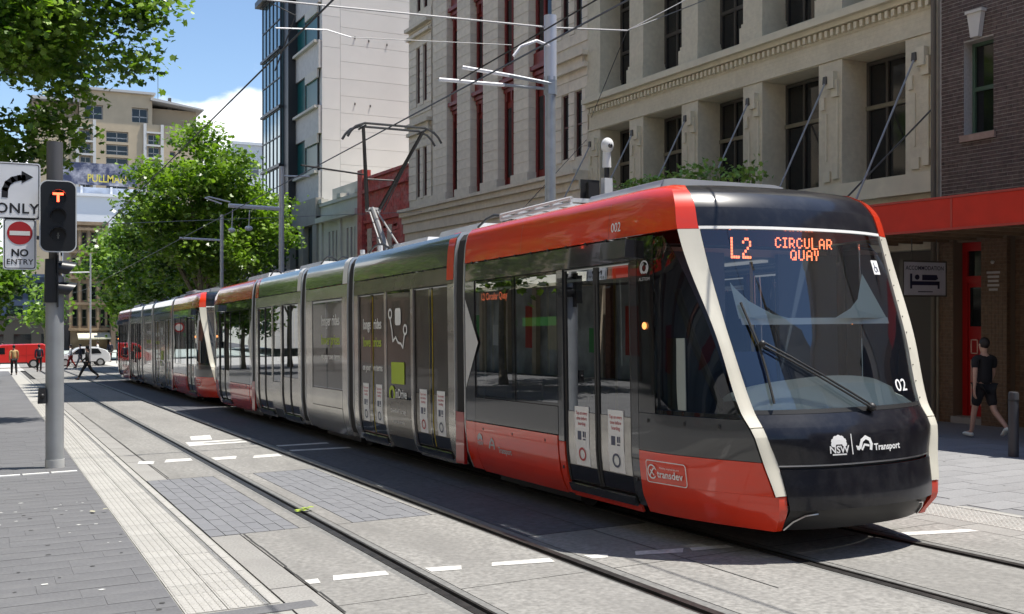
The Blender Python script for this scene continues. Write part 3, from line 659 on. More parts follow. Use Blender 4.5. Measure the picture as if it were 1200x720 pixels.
    g = MB(); g.box(-.5, .5, -.6, .6, 3.46, 3.52); 
    for x in (-.45, .45):
        for y in (-.5, .5): g.tube([(x, y, 3.42), (x, y, 3.62)], .05, 8)
    g.build('base_frame', M['roof_kit_grey'], pg)
    g = MB(); g.tube([(-.06, .15, 3.56), (-.03, 1.1, 4.5)], .06, 8, .05); g.build('lower_arm', mat('arm_grey', (.22, .22, .22), .4, metal=.4), pg)
    g = MB(); g.tube([(.18, .0, 3.56), (.05, 1.05, 4.45)], .018, 6); g.tube([(-.14, .2, 3.56), (-.1, 1.05, 4.42)], .018, 6); g.build('control_rod', wire_l, pg)
    g = MB(); g.tube([(-.16, 1.12, 4.48), (.14, 1.12, 4.48)], .05, 8); g.build('knuckle', M['arm_grey'], pg)
    g = MB()
    for s in (-1, 1): g.tube([(s*.13, 1.12, 4.5), (s*.60, -.06, 5.88)], .042, 6, .032)
    g.tube([(-.30, .68, 5.02), (.30, .68, 5.02)], .015, 6)
    for s in (-1, 1): g.tube([(s*.17, 1.0, 4.46), (s*.56, -.02, 5.8)], .012, 6)
    g.build('upper_arm', black_matt, pg)
    hd = MB()
    for dy in (-.16, .16): hd.tube([(-.94, dy, 5.66), (-.88, dy, 5.76), (-.78, dy, 5.86), (-.6, dy, 5.93), (.6, dy, 5.93), (.78, dy, 5.86), (.88, dy, 5.76), (.94, dy, 5.66)], .024, 6)
    for x in (-.6, .6): hd.tube([(x, -.2, 5.88), (x, .2, 5.88)], .02, 6)
    hd.build('collector_head', black_matt, pg)
    return root
mat('ring_silver', (.60, .60, .58), .25, metal=.5, coat=.4)
tram1 = build_tram()
tram1.rotation_euler = (-ALPHA, 0, 0)
def on_track(y): return (6.86, y*math.cos(ALPHA), -y*math.sin(ALPHA))
tram1.location = on_track(6.45)
tram2 = copy_tree(tram1); tram2.location = on_track(6.45+LT+.18); tram2['label'] = 'second red and silver tram, coupled behind the leading one, under the street trees'
for t in (tram1, tram2): t['group'] = 'coupled pair of red and silver trams'
for ch in list(tram2.children):
    if ch.name.startswith(('pantograph',)): 
        for c in list(ch.children): bpy.data.objects.remove(c)
        bpy.data.objects.remove(ch)
# ------------------------------------------------------------------ ground: one sheet to the horizon, street surfaces on it
def sheet(name, m, x0, x1, y0, y1, dz, step=8, parent=None, y_skew=0):
    g = MB(); n = max(1, int(math.ceil((y1-y0)/step))); ys = sorted(set([y0+(y1-y0)*k/n for k in range(n+1)]+[t for t in (-30, 88) if y0 < t < y1]))
    for y in ys: g.v += [(x0, y, G(y)+dz), (x1, y, G(y)+dz)]
    for k in range(len(ys)-1): g.f.append((2*k, 2*k+1, 2*k+3, 2*k+2))
    return g.build(name, m, parent)
g = MB(); ys = [-400, -30, 0, 30, 60, 88, 140, 400, 3000]; xs = [-3000, -60, 0, 60, 3000]
for y in ys:
    for x in xs: g.v.append((x, y, (G(y) if y < 400 else G(400))-.09))
for i in range(len(ys)-1):
    for j in range(len(xs)-1): a = i*len(xs)+j; g.f.append((a, a+1, a+1+len(xs), a+len(xs)))
struct(g.build('ground', asphalt))
lp = struct(sheet('left_footpath', paver_s, -13, 1.245, -60, 76, -.0035))
rpv = struct(sheet('right_footpath', footsurf, 9.62, 18.3, -60, 76, -.007))
cr = struct(sheet('cross_street', crossroad, -60, 80, 76, 96, -.004))
# far footpath beyond the cross street
struct(sheet('far_footpath', concrete2, -60, 80, 99, 124, .0))
# trackbed in strips so that the rail grooves are real
tb = struct(sheet('trackbed', joint_m, 1.2, 9.7, -30, 110, -.06))
RAILS = [3.08, 4.515, 6.142, 7.577]      # inner face of the near rail heads
seg = [(2.25, RAILS[0]-.10), (RAILS[0]+.17, RAILS[1]-.14), (RAILS[1]+.13, RAILS[2]-.10), (RAILS[2]+.17, RAILS[3]-.14), (RAILS[3]+.13, 8.52)]
dark_sett = mat('dark_setts', (.075, .077, .088), .8, noise=(14, .3, 10), stain=(1.2, .5, (.05, .05, .058)))  # bluish setts; their dark tone also deepens the tram's shadow
n = dark_sett.node_tree.nodes; l = dark_sett.node_tree.links; gp_ = n.new('ShaderNodeNewGeometry'); bt = n.new('ShaderNodeTexBrick'); bmp = n.new('ShaderNodeBump')
bt.inputs['Scale'].default_value = 1; bt.inputs['Brick Width'].default_value = .3; bt.inputs['Row Height'].default_value = .15; bt.inputs['Mortar Size'].default_value = .01; bt.inputs['Color1'].default_value = bt.inputs['Color2'].default_value = (1, 1, 1, 1); bt.inputs['Mortar'].default_value = (0, 0, 0, 1)
l.new(gp_.outputs['Position'], bt.inputs[0]); l.new(bt.outputs['Color'], bmp.inputs['Height']); bmp.inputs['Distance'].default_value = .012; l.new(bmp.outputs[0], n['Principled BSDF'].inputs['Normal'])
for (a, b) in seg:
    far = a > 4.5
    for (y0, y1) in (((-30, 8.75), (8.76, 52), (52.01, 110)) if far else ((-30, 10.35), (10.36, 14.9), (14.91, 110))):
        if y0 == 10.36 and not far:            # setts panels set into the bed; a concrete margin stays beside the rail
            if a < 3: sheet('track_slab', concrete, 2.86, b, y0, y1, 0, 4, tb)
            else: sheet('track_slab', concrete, a, 3.42, y0, y1, 0, 4, tb)
            if a > 3: sheet('track_slab', concrete, 4.33, b, y0, y1, 0, 4, tb)
            continue
        yy = y0
        while yy < y1-.01:
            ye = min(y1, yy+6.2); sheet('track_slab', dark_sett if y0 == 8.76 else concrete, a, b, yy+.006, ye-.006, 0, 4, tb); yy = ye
def paver_obj(w, l, name, m, d=.03):
    b = MB(); b.box(-w/2, w/2, -l/2, l/2, -d, 0, .003); return b.mesh(name, m)
def lay(me, name, parent, x, y, dz=0, rz=0):
    return link(name, me, parent, (x, y, G(y)+dz), (-ALPHA, 0, 0))
sett = paver_obj(.148, .372, 'sett', setts_m); sett_h = paver_obj(.148, .182, 'sett', setts_m)
for (x0, n) in ((2.035, 6), (3.42+.083, 6)):
    for i in range(n):
        y = 10.365
        if i % 2: lay(sett_h, 'sett', tb, x0+i*.149, y+.093); y += .19
        while y < 14.62: lay(sett, 'sett', tb, x0+i*.149, y+.189, R.uniform(-.002, .002)); y += .378
        if 14.905-y > .12: lay(paver_obj(.148, 14.902-y, 'sett', setts_m), 'sett', tb, x0+i*.149, (y+14.902)/2)
# edge slabs between tactile strip and trackbed
es_near = paver_obj(.285, 2.385, 'edge_slab', per_object(mat('edge_slab_stone', (.27, .262, .245), .8, noise=(50, .22, 8), stain=(1.5, .5, (.20, .19, .18))), .05))
for y0_, y1_ in ((5.55, 10.3), (14.92, 58)):
    y = y0_
    while y < y1_: lay(es_near, 'edge_slab', tb, 2.10, y+1.2, -.002); y += 2.4
# tactile strips
tm = MB(); tm.box(-.148, .148, -.148, .148, -.03, 0, .002)
for i in range(5):
    for j in range(5): cx, cy = -.12+.06*i, -.12+.06*j; tm.box(cx-.017, cx+.017, cy-.026, cy+.026, -.002, .005, .006)
tme = tm.mesh('tile', tactile_m)
ts = struct(sheet('tactile_strip', mat('tile_bed', (.30, .295, .27), .9), 1.245, 1.95, -5, 76, -.008)); ts2 = struct(sheet('tactile_strip', M['tile_bed'], 8.53, 9.62, -5, 76, -.008))
plain = paver_obj(.075, .594, 'border_tile', tactile_m)
y = 7.52; cnt = 0
while y < 36: 
    for x in (1.40, 1.70): lay(tme, 'tile', ts, x, y+.15, R.uniform(-.0015, .0015)); cnt += 1
    y += .30
y = 7.52
while y < 40: lay(plain, 'border_tile', ts, 1.893, y+.3); y += .6
stuff(sheet('far_tiles', tactile_m, 1.25, 1.93, y-3.9, 76, -.002, 8, ts))
y = 3.4
while y < 12.5:
    for x in (8.98, 9.28): lay(tme, 'tile', ts2, x, y+.15)
    y += .30
stuff(sheet('far_tiles', tactile_m, 8.83, 9.43, 12.7, 76, -.002, 8, ts2))
pl2 = paver_obj(.296, .594, 'border_slab', M['edge_slab_stone'])
y = 3.4
while y < 16: lay(pl2, 'border_slab', ts2, 8.68, y+.3, -.001); lay(plain, 'border_slab', ts2, 9.50, y+.3, -.001); y += .6
# pavers of the left footpath, courses across the street
pv = [paver_obj(w, .2965, 'paver', paver_m) for w in (.5965, .4465, .7465)]; pw = [.6, .45, .75]
nP = 0; y = 7.55
lay(paver_obj(.9, .2, 'paver', paver_m), 'paver', lp, 1.7, 7.38)
y = 7.2
while y < 30 and nP < 290:
    x = 1.24; k = R.randrange(3); x -= 0
    first = R.choice((.3, .45, .6, .15))
    lim = -1.1 if y > 12 else -1.5
    me0 = paver_obj(first-.0035, .2965, 'paver', paver_m); lay(me0, 'paver', lp, x-first/2, y+.15, R.uniform(-.001, .001)); x -= first; nP += 1
    while x > lim and not (16.4 < y < 16.7):
        k = R.randrange(3); lay(pv[k], 'paver', lp, x-pw[k]/2, y+.15, R.uniform(-.0012, .0012)); x -= pw[k]; nP += 1
    y += .30
# white stone edging blocks across the footpath beside the signal pole
kb = paver_obj(.36, .11, 'edging_block', per_object(mat('edging_white', (.66, .66, .64), .7, noise=(30, .1)), .04), .05)
for k in range(6): link('edging_block', kb, lp, (1.02-.385*k, 16.62-.012*k, G(16.62)+.012), (-ALPHA, 0, .03))
# right footpath pavers
pr2 = per_object(mat('asphalt_paver', (.235, .235, .238), .8, noise=(35, .16, 8), stain=(1.2, .4, (.19, .19, .19))), .07)
pq = [paver_obj(w, .397, 'paver', pr2) for w in (.797, .597)]
y = 4.6; row = 0
while y < 13.6:
    x = 9.66-(row % 3)*.2+.2
    while x < 15.0:
        k = R.randrange(2); w = (.8, .6)[k]; lay(pq[k], 'paver', rpv, x+w/2, y+.2, R.uniform(-.001, .001)); x += w
    y += .4; row += 1
# rails
def rail(x, name='rail'):
    g = MB()
    for (a, b, z0, z1) in ((-.035, .035, -.05, .001), (.035, .085, -.05, -.032), (.085, .105, -.05, -.004)):
        for y0, y1 in ((-30, 30), (30, 88), (88, 110)):
            i = len(g.v); g.v += [(x+a, y0, G(y0)+z0), (x+b, y0, G(y0)+z0), (x+b, y1, G(y1)+z0), (x+a, y1, G(y1)+z0), (x+a, y0, G(y0)+z1), (x+b, y0, G(y0)+z1), (x+b, y1, G(y1)+z1), (x+a, y1, G(y1)+z1)]
            g.f += [tuple(i+k for k in q) for q in ((4, 5, 6, 7), (0, 1, 5, 4), (1, 2, 6, 5), (2, 3, 7, 6), (3, 0, 4, 7))]
    return g
for (xa, xb, lab) in ((RAILS[0], RAILS[1], 'empty pair of grooved steel rails nearest the left footpath'), (RAILS[2], RAILS[3], 'grooved steel rails under and in front of the leading tram')):
    t = thing('tram_track', lab, 'tram track', ((xa+xb)/2, 6, G(6)), 0, 'tram tracks along the street'); c = (xa+xb)/2
    for x, sgn in ((xa, 1), (xb, -1)):
        g = rail(0); 
        g.v = [(sgn*v[0]+x-c, v[1]-6, v[2]-G(6)) for v in g.v]; g.build('rail', rail_m, t)
        q = MB()
        for (a, b) in (((-.10, -.038), (.108, .17)) if sgn > 0 else ((-.17, -.108), (.038, .13))):
            for y0, y1 in ((-30, 88), (88, 110)): q.quad((x-c+a, y0-6, G(y0)-.004-G(6)), (x-c+b, y0-6, G(y0)-.004-G(6)), (x-c+b, y1-6, G(y1)-.004-G(6)), (x-c+a, y1-6, G(y1)-.004-G(6)))
        q.build('rail_sleeve', rubber_g, t)
# painted marks
marks = [[(2.17, 17.38), (2.39, 17.24), (2.32, 16.87), (2.1, 16.99)], [(2.59, 17.37), (2.96, 17.34), (2.94, 16.98), (2.5, 16.97)], [(3.27, 17.22), (3.69, 17.23), (3.59, 16.84), (3.27, 16.84)], [(3.96, 17.15), (4.36, 17.17), (4.34, 16.77), (3.85, 16.77)],
         [(2.52, 8.13), (2.95, 8.07), (2.93, 7.92), (2.47, 7.96)], [(3.27, 8.0), (3.58, 7.93), (3.52, 7.79), (3.27, 7.84)], [(3.85, 7.89), (4.36, 7.80), (4.33, 7.64), (3.79, 7.77)], [(4.67, 7.74), (4.88, 7.67), (4.81, 7.55), (4.67, 7.58)],
         [(5.15, 7.64), (5.6, 7.53), (5.49, 7.39), (5.07, 7.51)], [(5.66, 7.52), (6.02, 7.45), (6.02, 7.33), (5.60, 7.40)], [(7.75, 7.07), (8.50, 6.84), (8.50, 6.70), (7.72, 6.92)], [(2.27, 8.09), (2.38, 8.09), (2.36, 7.94), (2.27, 7.94)],
         [(3.61, 21.2), (4.03, 21.33), (3.88, 20.31), (3.5, 20.39)], [(3.33, 20.03), (4.36, 20.1), (4.36, 19.83), (3.6, 19.78), (3.6, 19.62), (4.36, 19.62), (4.36, 19.40), (3.28, 19.29)],
         [(4.66, 17.6), (5.7, 17.5), (5.7, 17.3), (4.66, 17.4)], [(4.66, 18.5), (5.6, 18.5), (5.6, 18.28), (4.66, 18.3)]]
g = MB()
for p in marks: g.quad(*[(x, y, G(y)+.004) for x, y in p])
struct(g.build('road_markings', white_paint))
# crack lines
crk = MB()
def crack(pts, w):
    for k in range(len(pts)-1):
        (a, b), (c, d) = pts[k], pts[k+1]; n = 10
        for i in range(n):
            t0, t1 = i/n, (i+1)/n; j0 = R.uniform(-.01, .01)
            x0, y0, x1, y1 = a+(c-a)*t0, b+(d-b)*t0, a+(c-a)*t1, b+(d-b)*t1
            crk.quad((x0+j0-w/2, y0, G(y0)+.0035), (x0+j0+w/2, y0, G(y0)+.0035), (x1+j0+w/2, y1+.01, G(y1)+.0035), (x1+j0-w/2, y1+.01, G(y1)+.0035))
crack([(2.265, 7.0), (2.27, 10.3)], .016); crack([(5.35, 6.0), (5.42, 17)], .012); crack([(2.262, 15), (2.262, 30)], .012)
stuff(crk.build('pavement_cracks', joint_m))
# leaves dropped on the ground
def leaf_bits(loc, label, m, n=6, s=.05):
    g = MB()
    for k in range(n):
        a = R.uniform(0, 6.28); x, y, z = R.uniform(-s, s)*1.6, R.uniform(-s, s), R.uniform(.005, .04)
        g.quad(*[(x+s*.7*math.cos(a+t)*q, y+s*.7*math.sin(a+t)*q, z+.015*math.sin(3*t)) for t, q in ((0, 1), (1.0, .6), (2, .9), (3.1, .5), (4.2, 1), (5.2, .6))])
    o = g.build('fallen_leaf', m, None, (loc[0], loc[1], G(loc[1])+.005)); return tag(o, label, 'leaf')
leaf_bits((3.14, 11.3), 'yellow green plane leaves lying on the near rail', mat('leaf_yellow', (.32, .42, .05), .5), 9, .07)
leaf_bits((1.12, 12.48), 'dry pale leaf on the dark paving left of the tactile strip', mat('leaf_dry', (.40, .38, .27), .7), 4, .05)
g = MB()
for k in range(26):
    x, y = R.uniform(-.2, 1.2), R.uniform(7.6, 14); s = R.uniform(.008, .022); a = R.uniform(0, 3)
    g.quad(*[(x+s*math.cos(a+t)*1.6, y+s*math.sin(a+t), G(y)+.004) for t in (0, 1.6, 3.1, 4.7)])
g2 = MB()
for k in range(60):
    x, y = (R.uniform(-.6, 1.2), R.uniform(7.6, 16)) if k < 34 else (R.uniform(9.7, 14), R.uniform(5, 13)); s = R.uniform(.010, .026)
    g2.quad(*[(x+s*math.cos(t*.785)*R.uniform(.8, 1.2), y+s*math.sin(t*.785)*R.uniform(.8, 1.2), G(y)+.0042) for t in range(8)])
stuff(g2.build('gum_spots', mat('gum_dark', (.06, .06, .06), .9)))
stuff(g.build('litter_flecks', mat('fleck', (.6, .6, .57), .8)))

# ------------------------------------------------------------------ facade helpers: local (a along, b up, d inwards)
def FR(x=18.0): return lambda a, b, d=0: (x+d, a, b)         # right side of the street, looking at the tracks
def FL(x=-13.): return lambda a, b, d=0: (x-d, a, b)
def FF(y): return lambda a, b, d=0: (a, y+d, b)               # facing back along the street
def fbox(g, F, a0, a1, b0, b1, d0, d1):
    p = [F(a, b, d) for a in (a0, a1) for b in (b0, b1) for d in (d0, d1)]
    xs = [q[0] for q in p]; ys = [q[1] for q in p]; zs = [q[2] for q in p]
    return g.box(min(xs), max(xs), min(ys), max(ys), min(zs), max(zs))
def wall(parent, F, A, B, m, wins, depth=.3, name='wall', thick=.35):
    """a wall from a0..a1, b0..b1 with real openings (a0,a1,b0,b1)"""
    a0, a1 = A; b0, b1 = B; g = MB()
    As = sorted(set([a0, a1]+[w[i] for w in wins for i in (0, 1)])); Bs = sorted(set([b0, b1]+[w[i] for w in wins for i in (2, 3)]))
    for i in range(len(Bs)-1):
        run = None
        for j in range(len(As)-1):
            ca, cb = (As[j]+As[j+1])/2, (Bs[i]+Bs[i+1])/2
            hole = any(w[0] < ca < w[1] and w[2] < cb < w[3] for w in wins)
            if not hole and run is None: run = As[j]
            if (hole or j == len(As)-2) and run is not None:
                e = As[j] if hole else As[j+1]; g.quad(F(run, Bs[i]), F(e, Bs[i]), F(e, Bs[i+1]), F(run, Bs[i+1])); run = None
    for w in wins:
        for (p, q) in (((w[0], w[2]), (w[0], w[3])), ((w[1], w[2]), (w[1], w[3])), ((w[0], w[2]), (w[1], w[2])), ((w[0], w[3]), (w[1], w[3]))):
            g.quad(F(*p, 0), F(*q, 0), F(*q, thick), F(*p, thick))
    g.weld = False
    me = bpy.data.meshes.new(name); me.from_pydata(g.v, [], g.f); me.materials.append(m)
    return link(name, me, parent)
WCACHE = {}
def win(parent, F, a0, a1, b0, b1, d, fm, pm, nv=1, rails=(), key=None, t=.06, name='window'):
    """frame with mullions and a pane; equal windows share their mesh"""
    w, h = a1-a0, b1-b0; ck = (key, round(w, 3), round(h, 3), round(d, 2), nv, tuple(rails), fm.name, pm.name, name)
    if ck not in WCACHE or key is None:
        g = MB(); P = lambda a, b, dd=0: tuple(Vector(F(a, b, d+dd))-Vector(F(0, 0, d)))
        bx = lambda x0, x1, y0, y1: fbox(g, P, x0, x1, y0, y1, -.05, .03)
        bx(0, t, 0, h); bx(w-t, w, 0, h); bx(t, w-t, 0, t); bx(t, w-t, h-t, h)
        for k in range(1, nv+1): x = w*k/(nv+1); bx(x-t*.4, x+t*.4, t, h-t)
        for r in rails: bx(t, w-t, h*r-t*.6, h*r+t*.6)
        q = MB(); q.quad(P(t, t), P(w-t, t), P(w-t, h-t), P(t, h-t))
        WCACHE[ck] = (g.mesh(name, fm), q.mesh('pane', pm))
    fme, pme = WCACHE[ck]; o = link(name, fme, parent, F(a0, b0, d)); link('pane', pme, o); return o
def slab(name, m, F, a0, a1, b0, b1, d0, d1, parent):
    g = MB(); fbox(g, F, a0, a1, b0, b1, d0, d1); return g.build(name, m, parent)

pane_dark = mat('window_dark', (.012, .014, .016), .06, spec=.6)
pane_blue = mat('window_blue', (.02, .05, .07), .05, spec=.9)
cream = mat('cream_paint', (.66, .61, .46), .75, noise=(8, .07), stain=(.9, .3, (.40, .37, .26)))
cream_l = mat('cream_trim', (.70, .65, .49), .7, noise=(8, .06), stain=(2, .3, (.38, .36, .28)))
frame_dk = mat('window_frame_dark', (.075, .07, .06), .5)
stone = per_object(mat('sandstone', (.78, .70, .56), .8, noise=(5, .08), stain=(.8, .3, (.50, .45, .36))), .06)
stone_w = mat('sandstone_wall', (.72, .645, .51), .8, noise=(5, .08), stain=(.8, .3, (.48, .43, .34)))
oxblood = mat('oxblood_iron', (.22, .03, .022), .5, noise=(5, .15))
brick_m = mat('brown_brick', (.115, .085, .075), .85, noise=(9, .45), stain=(1.2, .5, (.06, .04, .045)))
mortar = mat('mortar', (.46, .45, .43), .9, noise=(20, .15))
awn_red = mat('awning_red', (.55, .028, .015), .35, noise=(3, .08))
timber = mat('awning_timber', (.20, .13, .075), .7, noise=(4, .2))
tile_br = mat('brown_tile', (.13, .078, .045), .35, noise=(14, .4))
doorred = mat('door_red', (.42, .01, .012), .35)

# ------------------------------------------------------------------ brick hotel, far right
ht = wthing('brick_hotel', 'dark brown brick building with narrow green window over a red awning', 'building', (18, 9, G(9)))
F = FR(18.0)
wins = [(13.9, 14.6, 5.5, 7.42), (10.2, 10.9, 5.5, 7.42), (6.4, 7.1, 5.5, 7.42)]
bw = wall(ht, F, (2, 15.2), (3.4, 11.5), mortar, wins, thick=.4)
g = MB()                                     # the bricks themselves stand proud of the mortar
bh, bl_ = .078, .232; z = 3.86; row = 0
while z < 10.0:
    a = 8.6-(bl_/2 if row % 2 else 0)
    while a < 15.1:
        e = min(a+bl_, 15.16)
        A_, E_ = a, e
        for w in wins:
            if w[2]-.03 < z+.04 < w[3]+.01:
                if A_ < w[0] < E_: E_ = w[0]+.002
                elif A_ < w[1] < E_: A_ = w[1]-.002
                elif w[0] <= (A_+E_)/2 <= w[1]: A_ = E_
        if E_-A_ > .03:
            a0_, e0_ = a, e; a, e = A_, E_
            p = .009+R.uniform(-.003, .004); x = 18-p; i = len(g.v); g.v += [(x, a+.006, z), (x, e-.006, z), (x, e-.006, z+bh-.012), (x, a+.006, z+bh-.012), (18, a+.006, z), (18, e-.006, z), (18, e-.006, z+bh-.012), (18, a+.006, z+bh-.012)]
            g.f += [tuple(i+k for k in q) for q in ((0, 1, 2, 3), (3, 2, 6, 7), (0, 3, 7, 4), (1, 5, 6, 2))]
            a = a0_
        a += bl_
    z += bh; row += 1
me = bpy.data.meshes.new('bricks'); me.from_pydata(g.v, [], g.f); me.materials.append(brick_m); b = link('bricks', me, ht); stuff(b)
for w in wins:
    green = mat('green_sash', (.07, .13, .09), .5); o = win(ht, F, w[0], w[1], w[2], w[3], .3, green, pane_dark, 0, (.5,), 'hotel', .07)
    slab('sill', mat('pink_sill', (.36, .26, .21), .8, noise=(8, .15)), F, w[0]-.06, w[1]+.06, w[2]-.14, w[2]-.002, -.07, .3, ht)
    g = MB(); c = (w[0]+w[1])/2; g.prism([(c-.09, w[3]+.03), (c+.09, w[3]+.03), (c+.17, w[3]+.52), (c-.17, w[3]+.52)], 'x', 17.86, 17.985); g.box(17.83, 17.985, c-.20, c+.20, w[3]+.52, w[3]+.58); g.build('keystone', mat('keystone_stone', (.62, .61, .56), .7), ht)
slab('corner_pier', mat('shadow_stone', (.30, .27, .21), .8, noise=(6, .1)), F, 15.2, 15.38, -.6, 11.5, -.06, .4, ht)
g = MB(); g.box(18.4, 26, 2, 15.2, 3.4, 11.4); g.build('rear_block', mortar, ht)
# ground floor: tiled piers, dark shopfront, recessed red door
for (a0, a1, d) in ((14.85, 15.2, -.02), (13.5, 14.08, -.14), (9.9, 10.5, -.06), (6.6, 7.2, -.06)):
    g = MB(); n = int((a1-a0)/.075); 
    fbox(g, F, a0, a1, -.8, 3.36, d, .3); g.build('pier', mat('tile_grout', (.17, .13, .09), .8), ht)
    g = MB(); zz = -.55
    while zz < 3.28:
        for k in range(n):
            a = a0+(a1-a0)*k/n; fbox(g, F, a+.006, a+(a1-a0)/n-.006, zz+.006, zz+.07, d-.006, d+.002)
        zz += .076
    if a0 > 13:                                    # the side that turns towards the camera
        zz = -.55
        while zz < 3.28 and d < -.05:
            fbox(g, F, a0-.006, a0+.001, zz+.006, zz+.07, d+.005, -.03); zz += .076
    stuff(g.build('pier_tiles', tile_br, ht))
for (a0, a1) in ((10.5, 13.5), (7.2, 9.9), (2, 6.6)):
    g = MB(); n = int((a1-a0)/.1); 
    fbox(g, F, a0+.001, a1-.001, -.8, 3.36, .12, .3); g.build('shop_wall', M['tile_grout'], ht)
    g = MB(); zz = -.5
    if a0 > 10:
        while zz < 3.28:
            for k in range(n): a = a0+(a1-a0)*k/n; fbox(g, F, a+.008, a+(a1-a0)/n-.008, zz+.008, zz+.092, .11, .121)
            zz += .1
        stuff(g.build('wall_tiles', tile_br, ht))
slab('door_step', mat('step_stone', (.28, .27, .25), .8), F, 14.08, 14.85, -.62, -.32, -.1, .5, ht)
dr = part('door', ht)
g = MB(); fbox(g, F, 14.08, 14.85, -.32, 2.45, .30, .36); fbox(g, F, 14.08, 14.2, -.32, 3.3, .26, .36); fbox(g, F, 14.73, 14.85, -.32, 3.3, .26, .36); fbox(g, F, 14.2, 14.73, 2.45, 2.6, .26, .36); fbox(g, F, 14.2, 14.73, 3.12, 3.3, .26, .36); g.build('door_leaf', doorred, dr)
g = MB(); fbox(g, F, 14.28, 14.68, 1.55, 2.36, .285, .30); fbox(g, F, 14.2, 14.73, 2.6, 3.12, .31, .33); g.build('pane', pane_dark, dr)
g = MB()
for (a0, a1, b0, b1) in ((14.26, 14.43, .98, 1.28), (14.5, 14.67, .98, 1.28), (14.26, 14.43, -.1, .86), (14.5, 14.67, -.1, .86)):
    for q in ((a0, a0+.02, b0, b1), (a1-.02, a1, b0, b1), (a0, a1, b0, b0+.02), (a0, a1, b1-.02, b1)): fbox(g, F, *q, .288, .30)
g.build('panel_moulding', mat('door_trim', (.85, .62, .52), .6), dr)
g = MB(); g.sphere((18.27, 14.3, .9), .035, 8, 6); g.build('handle', alu, dr)
slab('fanlight_wall', M['tile_grout'], F, 14.08, 14.85, 3.301, 3.4, .1, .36, ht)
g = MB()
for i, wd in enumerate((.3, .26, .24, .27, .2)):
    fbox(g, F, 13.79-wd/2, 13.79+wd/2, 2.62-i*.085, 2.665-i*.085, -.155, -.148)
g.build('notice_print', mat('faded_white', (.45, .43, .40), .7), ht)
g = MB(); g.sphere((17.84, 13.8, 2.85), .04, 8, 6); g.build('small_lamp', M['faded_white'], ht)
# awning of the hotel
aw = wthing('street_awning', 'red fronted awning over the footpath below the brick wall', 'awning', (16.5, 12, 3.6))
g = MB(); g.box(14.98, 15.06, 6, 16.9, 3.34, 3.86); g.build('fascia', awn_red, aw)
g = MB(); g.box(14.96, 15.08, 6, 16.92, 3.862, 3.90); g.box(14.965, 15.075, 6, 16.91, 3.30, 3.338); g.build('fascia_trim', mat('fascia_trim', (.42, .06, .045), .4), aw)
g = MB(); g.box(15.062, 18.0, 2, 16.9, 3.40, 3.80); g.build('deck', timber, aw)
g = MB()
for k in range(22): g.box(15.07, 17.95, 2.2+k*.67, 2.29+k*.67, 3.31, 3.398)
g.build('joist', timber, aw)
tag_ = wthing('hanging_sign', 'grey hanging sign reading ACCOMMODATION with a bed symbol under the awning', 'sign', (16.75, 14.5, 2.5))
g = MB(); g.box(16.14, 17.33, 14.5, 14.56, 2.19, 2.85, 0); g.build('panel', mat('sign_grey', (.52, .53, .60), .5, noise=(5, .05)), tag_)
g = MB(); g.box(16.11, 16.14, 14.49, 14.57, 2.16, 2.88); g.box(17.33, 17.36, 14.49, 14.57, 2.16, 2.88); g.box(16.14, 17.33, 14.49, 14.57, 2.851, 2.88); g.box(16.14, 17.33, 14.49, 14.57, 2.16, 2.189)
g.tube([(16.4, 14.53, 2.88), (16.4, 14.53, 3.4)], .012, 6); g.tube([(17.1, 14.53, 2.88), (17.1, 14.53, 3.4)], .012, 6); g.build('frame', frame_dk, tag_)
sf = lambda x, z: (16.735+x, 14.496, 2.52+z)
navy = mat('sign_navy', (.012, .015, .05), .5)
lettering('ACCOMMODATION', .118, navy, lambda x, z: sf(x, .21+z), tag_, .0015)
flat_shape([[(-.42, -.2), (-.36, -.2), (-.36, .1), (-.42, .1)], [(-.36, -.13), (.42, -.13), (.42, -.05), (-.36, -.05)], [(.36, -.2), (.42, -.2), (.42, -.05), (.36, -.05)], [(-.08, -.03), (.3, -.03), (.38, .0), (.34, .08), (-.08, .08)]]+[[(-.22+.07*math.cos(t*.785), .03+.055*math.sin(t*.785)) for t in range(8)]], navy, sf, tag_, 'bed_symbol')
flat_shape([[(-.2, -.27), (.22, -.27), (.22, -.25), (-.2, -.25)]], navy, sf, tag_, 'sign_rule')
pipe = MB(); pipe.tube([(17.9, 15.29, -.4), (17.9, 15.29, 11.4)], .05, 8); tag(pipe.build('drainpipe', mat('drain_brown', (.14, .12, .09), .6)), 'thin brown drainpipe on the corner between the brick and cream buildings', 'drainpipe')

g = MB()
for k in range(6): g.box(14.972, 14.98, 6.9+k*1.83, 6.94+k*1.83, 3.345, 3.855)
g.build('fascia_joint', M['fascia_trim'], aw)
# ------------------------------------------------------------------ cream building
n = cream.node_tree.nodes; l = cream.node_tree.links; b_ = n['Principled BSDF']      # painted brickwork reads faintly through the cream
tcb = n.new('ShaderNodeTexCoord'); gb = n.new('ShaderNodeNewGeometry'); sxb = n.new('ShaderNodeSeparateXYZ'); cbx = n.new('ShaderNodeCombineXYZ'); bt = n.new('ShaderNodeTexBrick'); bmp = n.new('ShaderNodeBump')
l.new(gb.outputs['Position'], sxb.inputs[0]); adx = n.new('ShaderNodeMath'); adx.operation = 'ADD'; l.new(sxb.outputs['X'], adx.inputs[0]); l.new(sxb.outputs['Y'], adx.inputs[1]); l.new(adx.outputs[0], cbx.inputs[0]); l.new(sxb.outputs['Z'], cbx.inputs[1])
bt.inputs['Scale'].default_value = 1; bt.inputs['Brick Width'].default_value = .24; bt.inputs['Row Height'].default_value = .086; bt.inputs['Mortar Size'].default_value = .008; bt.inputs['Color1'].default_value = bt.inputs['Color2'].default_value = (1, 1, 1, 1); bt.inputs['Mortar'].default_value = (.1, .1, .1, 1)
